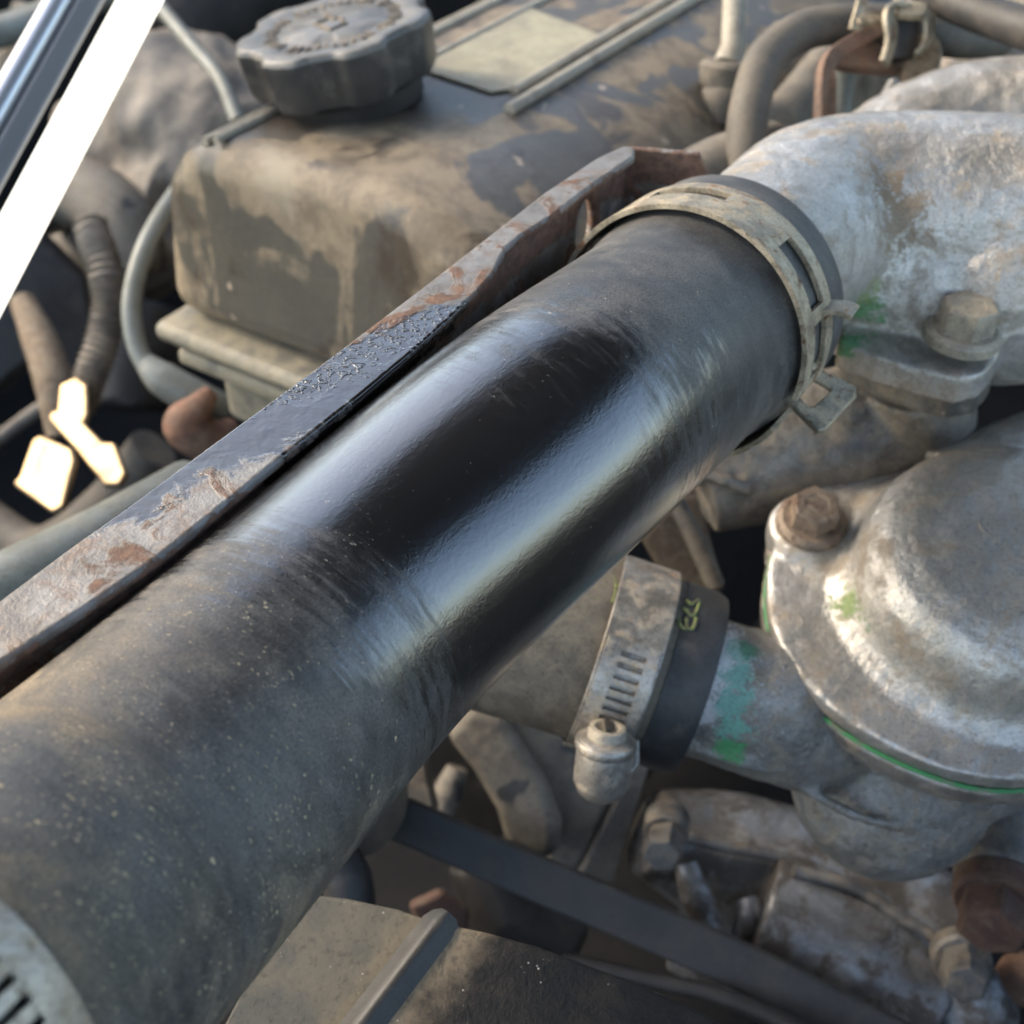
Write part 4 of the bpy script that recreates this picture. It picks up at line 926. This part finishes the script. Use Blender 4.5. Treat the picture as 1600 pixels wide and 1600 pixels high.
# ================================================================== LEFT BACKGROUND
m = MB().tube([P(-60, 962, .30), P(60, 905, .31), P(170, 845, .33), P(300, 770, .36)], [.0105, .0105, .010, .010], 28)
tag(link('grey_hose', m, M_cable), 'grey green hose behind the near end of the rusty rail', 'hose')
gc = thing('grey_cable', 'curved grey cable looping down left of the valve cover', 'cable', P(215, 560, .47))
link('cable', MB().tube([P(330, 240, .50), P(275, 305, .48), P(228, 385, .465), P(206, 470, .46), P(214, 540, .46), P(240, 590, .46)], .0037, 20), M_cable, gc)
link('sleeve', MB().tube([P(226, 566, .458), P(255, 592, .458), P(310, 625, .46), P(350, 645, .465)], [.0040, .0066, .0072, .0072], 24), M_cable, gc)
m = MB().tube([P(330, 610, .45), P(308, 640, .448), P(290, 665, .45), P(330, 690, .455), P(370, 680, .46)], [.003, .006, .0085, .0085, .007], 18)
tag(link('orange_clip', m, grime('orange_brown_rubber', (.25, .12, .075), (.16, .085, .058), dust=(.30, .20, .14), dust_a=.6, rough=.75, s1=130, bump=.8, bdist=.0015), remesh=.0010, smooth=4), 'orange brown clip at the end of the grey cable sleeve', 'clip')
m = MB().tube([P(250, 10, .62), P(300, 70, .60), P(345, 125, .58), P(372, 190, .57)], .0036, 14)
tag(link('thin_cable', m, M_cable), 'thin grey cable left of the oil filler cap', 'cable')
m = MB()
c_pts = [P(140, 350, .56), P(165, 430, .55), P(168, 500, .55), P(145, 580, .55), P(120, 640, .55)]
cq_ = catmull(c_pts, 22); rr_ = [.0072 + .0012 * math.sin(i * 2.2) for i in range(len(cq_))]
m.tube(cq_, rr_, 18, smooth=False); tag(link('corrugated_conduit', m, M_greybg), 'blurred corrugated conduit left of the looping grey cable', 'conduit')
m = MB().tube([P(35, 470, .60), P(62, 530, .59), P(85, 600, .58), P(100, 680, .58)], [.006, .0085, .009, .008], 14)
tag(link('tan_strap', m, M_rust_dust), 'tan brown strap hanging at the far left edge below the light', 'strap')
m = MB().slab([(-30, 380), (60, 350), (140, 430), (170, 560), (120, 600), (60, 560), (-30, 640)], P(60, 480, .64), unit([.3, -.8, .5]), .02)
tag(link('dark_cover', m, M_darkplastic, bevel=.006), 'dark grey plastic box at the left edge behind the tan strap', 'box')
m = MB().tube([P(150, 250, .72), P(280, 200, .70), P(400, 280, .68)], [.035, .055, .045], 24); m.tube([P(150, 420, .70), P(230, 360, .68), P(300, 330, .66)], [.03, .035, .03], 24)
tag(link('blurred_casting', m, M_greybg, remesh=.004, smooth=5, disp=(.05, .02)), 'blurred grey brown casting between the light bar and the valve cover', 'casting')
m = MB().tube([P(280, 90, .85), P(330, 20, .85), P(420, -60, .85)], [.05, .055, .05], 20)
tag(link('dark_far_casting', m, M_dark, remesh=.005, smooth=4), 'dark blurred shape behind the thin cable at the top', 'casting')
m = MB().tube([P(-40, 60, .75), P(60, 30, .75), P(200, -30, .75)], [.010, .010, .010], 16)
tag(link('far_bar', m, M_cable), 'pale blurred bar in the top left corner behind the light', 'bar')
m = MB().tube([P(-40, 180, .78), P(40, 90, .78), P(60, 20, .78)], [.018, .016, .016], 16)
tag(link('far_tube', m, M_greybg), 'grey blurred tube in the top left corner', 'tube')
m = MB().tube([P(-20, 700, .70), P(60, 640, .70), P(150, 590, .70)], .004, 12)
tag(link('dark_wire', m, M_greybg), 'thin dark wire crossing the left edge above the sun patches', 'wire')
m = MB().tube([P(60, 330, .66), P(130, 300, .65), P(190, 350, .64), P(210, 430, .64)], [.014, .018, .018, .014], 20)
tag(link('dusty_elbow', m, M_brkt, remesh=.0025, smooth=3), 'dusty brown elbow between the light bar and the looping grey cable', 'pipe')
m = MB().tube([P(-40, 800, .66), P(60, 860, .64), P(160, 800, .62), P(240, 700, .60)], [.012, .013, .013, .012], 18)
tag(link('dark_loop_hose', m, M_rubber_dusty), 'dark blurred hose curving below the bright sun patches', 'hose')
m = MB().tube([P(205, 640, .66), P(215, 540, .66), P(235, 470, .66)], [.022, .024, .02], 18)
tag(link('grey_canister', m, M_darkplastic, remesh=.003, smooth=3), 'dark grey canister behind the sleeve of the looping cable', 'canister')
# added metal plates, tilted at the sun to stand in for patches of sunlight
M_sun_patch = NT('sun_patch_metal'); M_sun_patch = M_sun_patch.out((.42, .31, .19), .50, 1.0, M_sun_patch.bump(M_sun_patch.noise(70, 2, .5), .5, .004))
def sun_patch(px, d, label, nm):
    c = P(sum(p[0] for p in px) / len(px), sum(p[1] for p in px) / len(px), d)
    vdir = unit(CAM - c); n_ = unit(vdir + unit(GL)); m_ = MB().slab(px, c, n_, .004)
    tag(link(nm, m_, M_sun_patch, bevel=.0015, bseg=3), label, 'metal plate', 'sun patches at the left')
GL = np.array(sd) + np.array([0, 0, .12])
sun_patch([(92, 600), (118, 588), (135, 600), (136, 645), (130, 660), (160, 690), (178, 690), (196, 738), (186, 756), (160, 758), (120, 705), (75, 655), (78, 642), (88, 640)], .52, 'long dazzling patch of sunlight left of the orange clip, made as a tilted plate', 'sun_patch_plate')
sun_patch([(50, 685), (62, 678), (112, 700), (116, 718), (98, 790), (80, 800), (18, 755), (28, 745)], .50, 'square dazzling patch of sunlight at the far left edge, made as a tilted plate', 'sun_patch_plate')

# ================================================================== LIGHT BAR
lb = thing('light_bar', 'dazzling white light bar with grey metal housing crossing the upper left corner', 'lamp', P(60, 250, .36))
em = NT('white_lamp_diffuser'); em.b.inputs['Emission Color'].default_value = (1, .98, .93, 1); em.b.inputs['Emission Strength'].default_value = 0.65
em.out((.8, .8, .8), .4)
M_house = NT('satin_lamp_housing').out((.20, .20, .205), .45, .2)
La, Lb = P(238, -90, .40), P(-90, 520, .335)
ld = unit(Lb - La); lw = unit(np.cross(ld, unit(CAM - (La + Lb) / 2))); ln = np.cross(lw, ld)
if lw @ CX < 0: lw = -lw
if ln @ (CAM - La) < 0: ln = -ln
sgn = lambda w_, n_: [La + lw * w_ + ln * n_, Lb + lw * w_ + ln * n_]
L2 = float(np.linalg.norm(Lb - La)) / 2; Mc = (La + Lb) / 2
link('diffuser', MB().box(Mc + lw * .0047 + ln * .002, (ld, lw, ln), (L2, .0060, .004)), em.m, lb, bevel=.0025)
link('housing', MB().box(Mc - lw * .0076 - ln * .001, (ld, lw, ln), (L2, .0035, .006)), M_house, lb, bevel=.0015)
link('back_rail', MB().tube([La - lw * .0150 + ln * .001, Lb - lw * .0150 + ln * .001], .0040, 24, smooth=False), NT('steel_rail').out((.62, .63, .66), .30, .7), lb)

for o in bpy.data.objects:
    if '_o' in o: del o['_o']
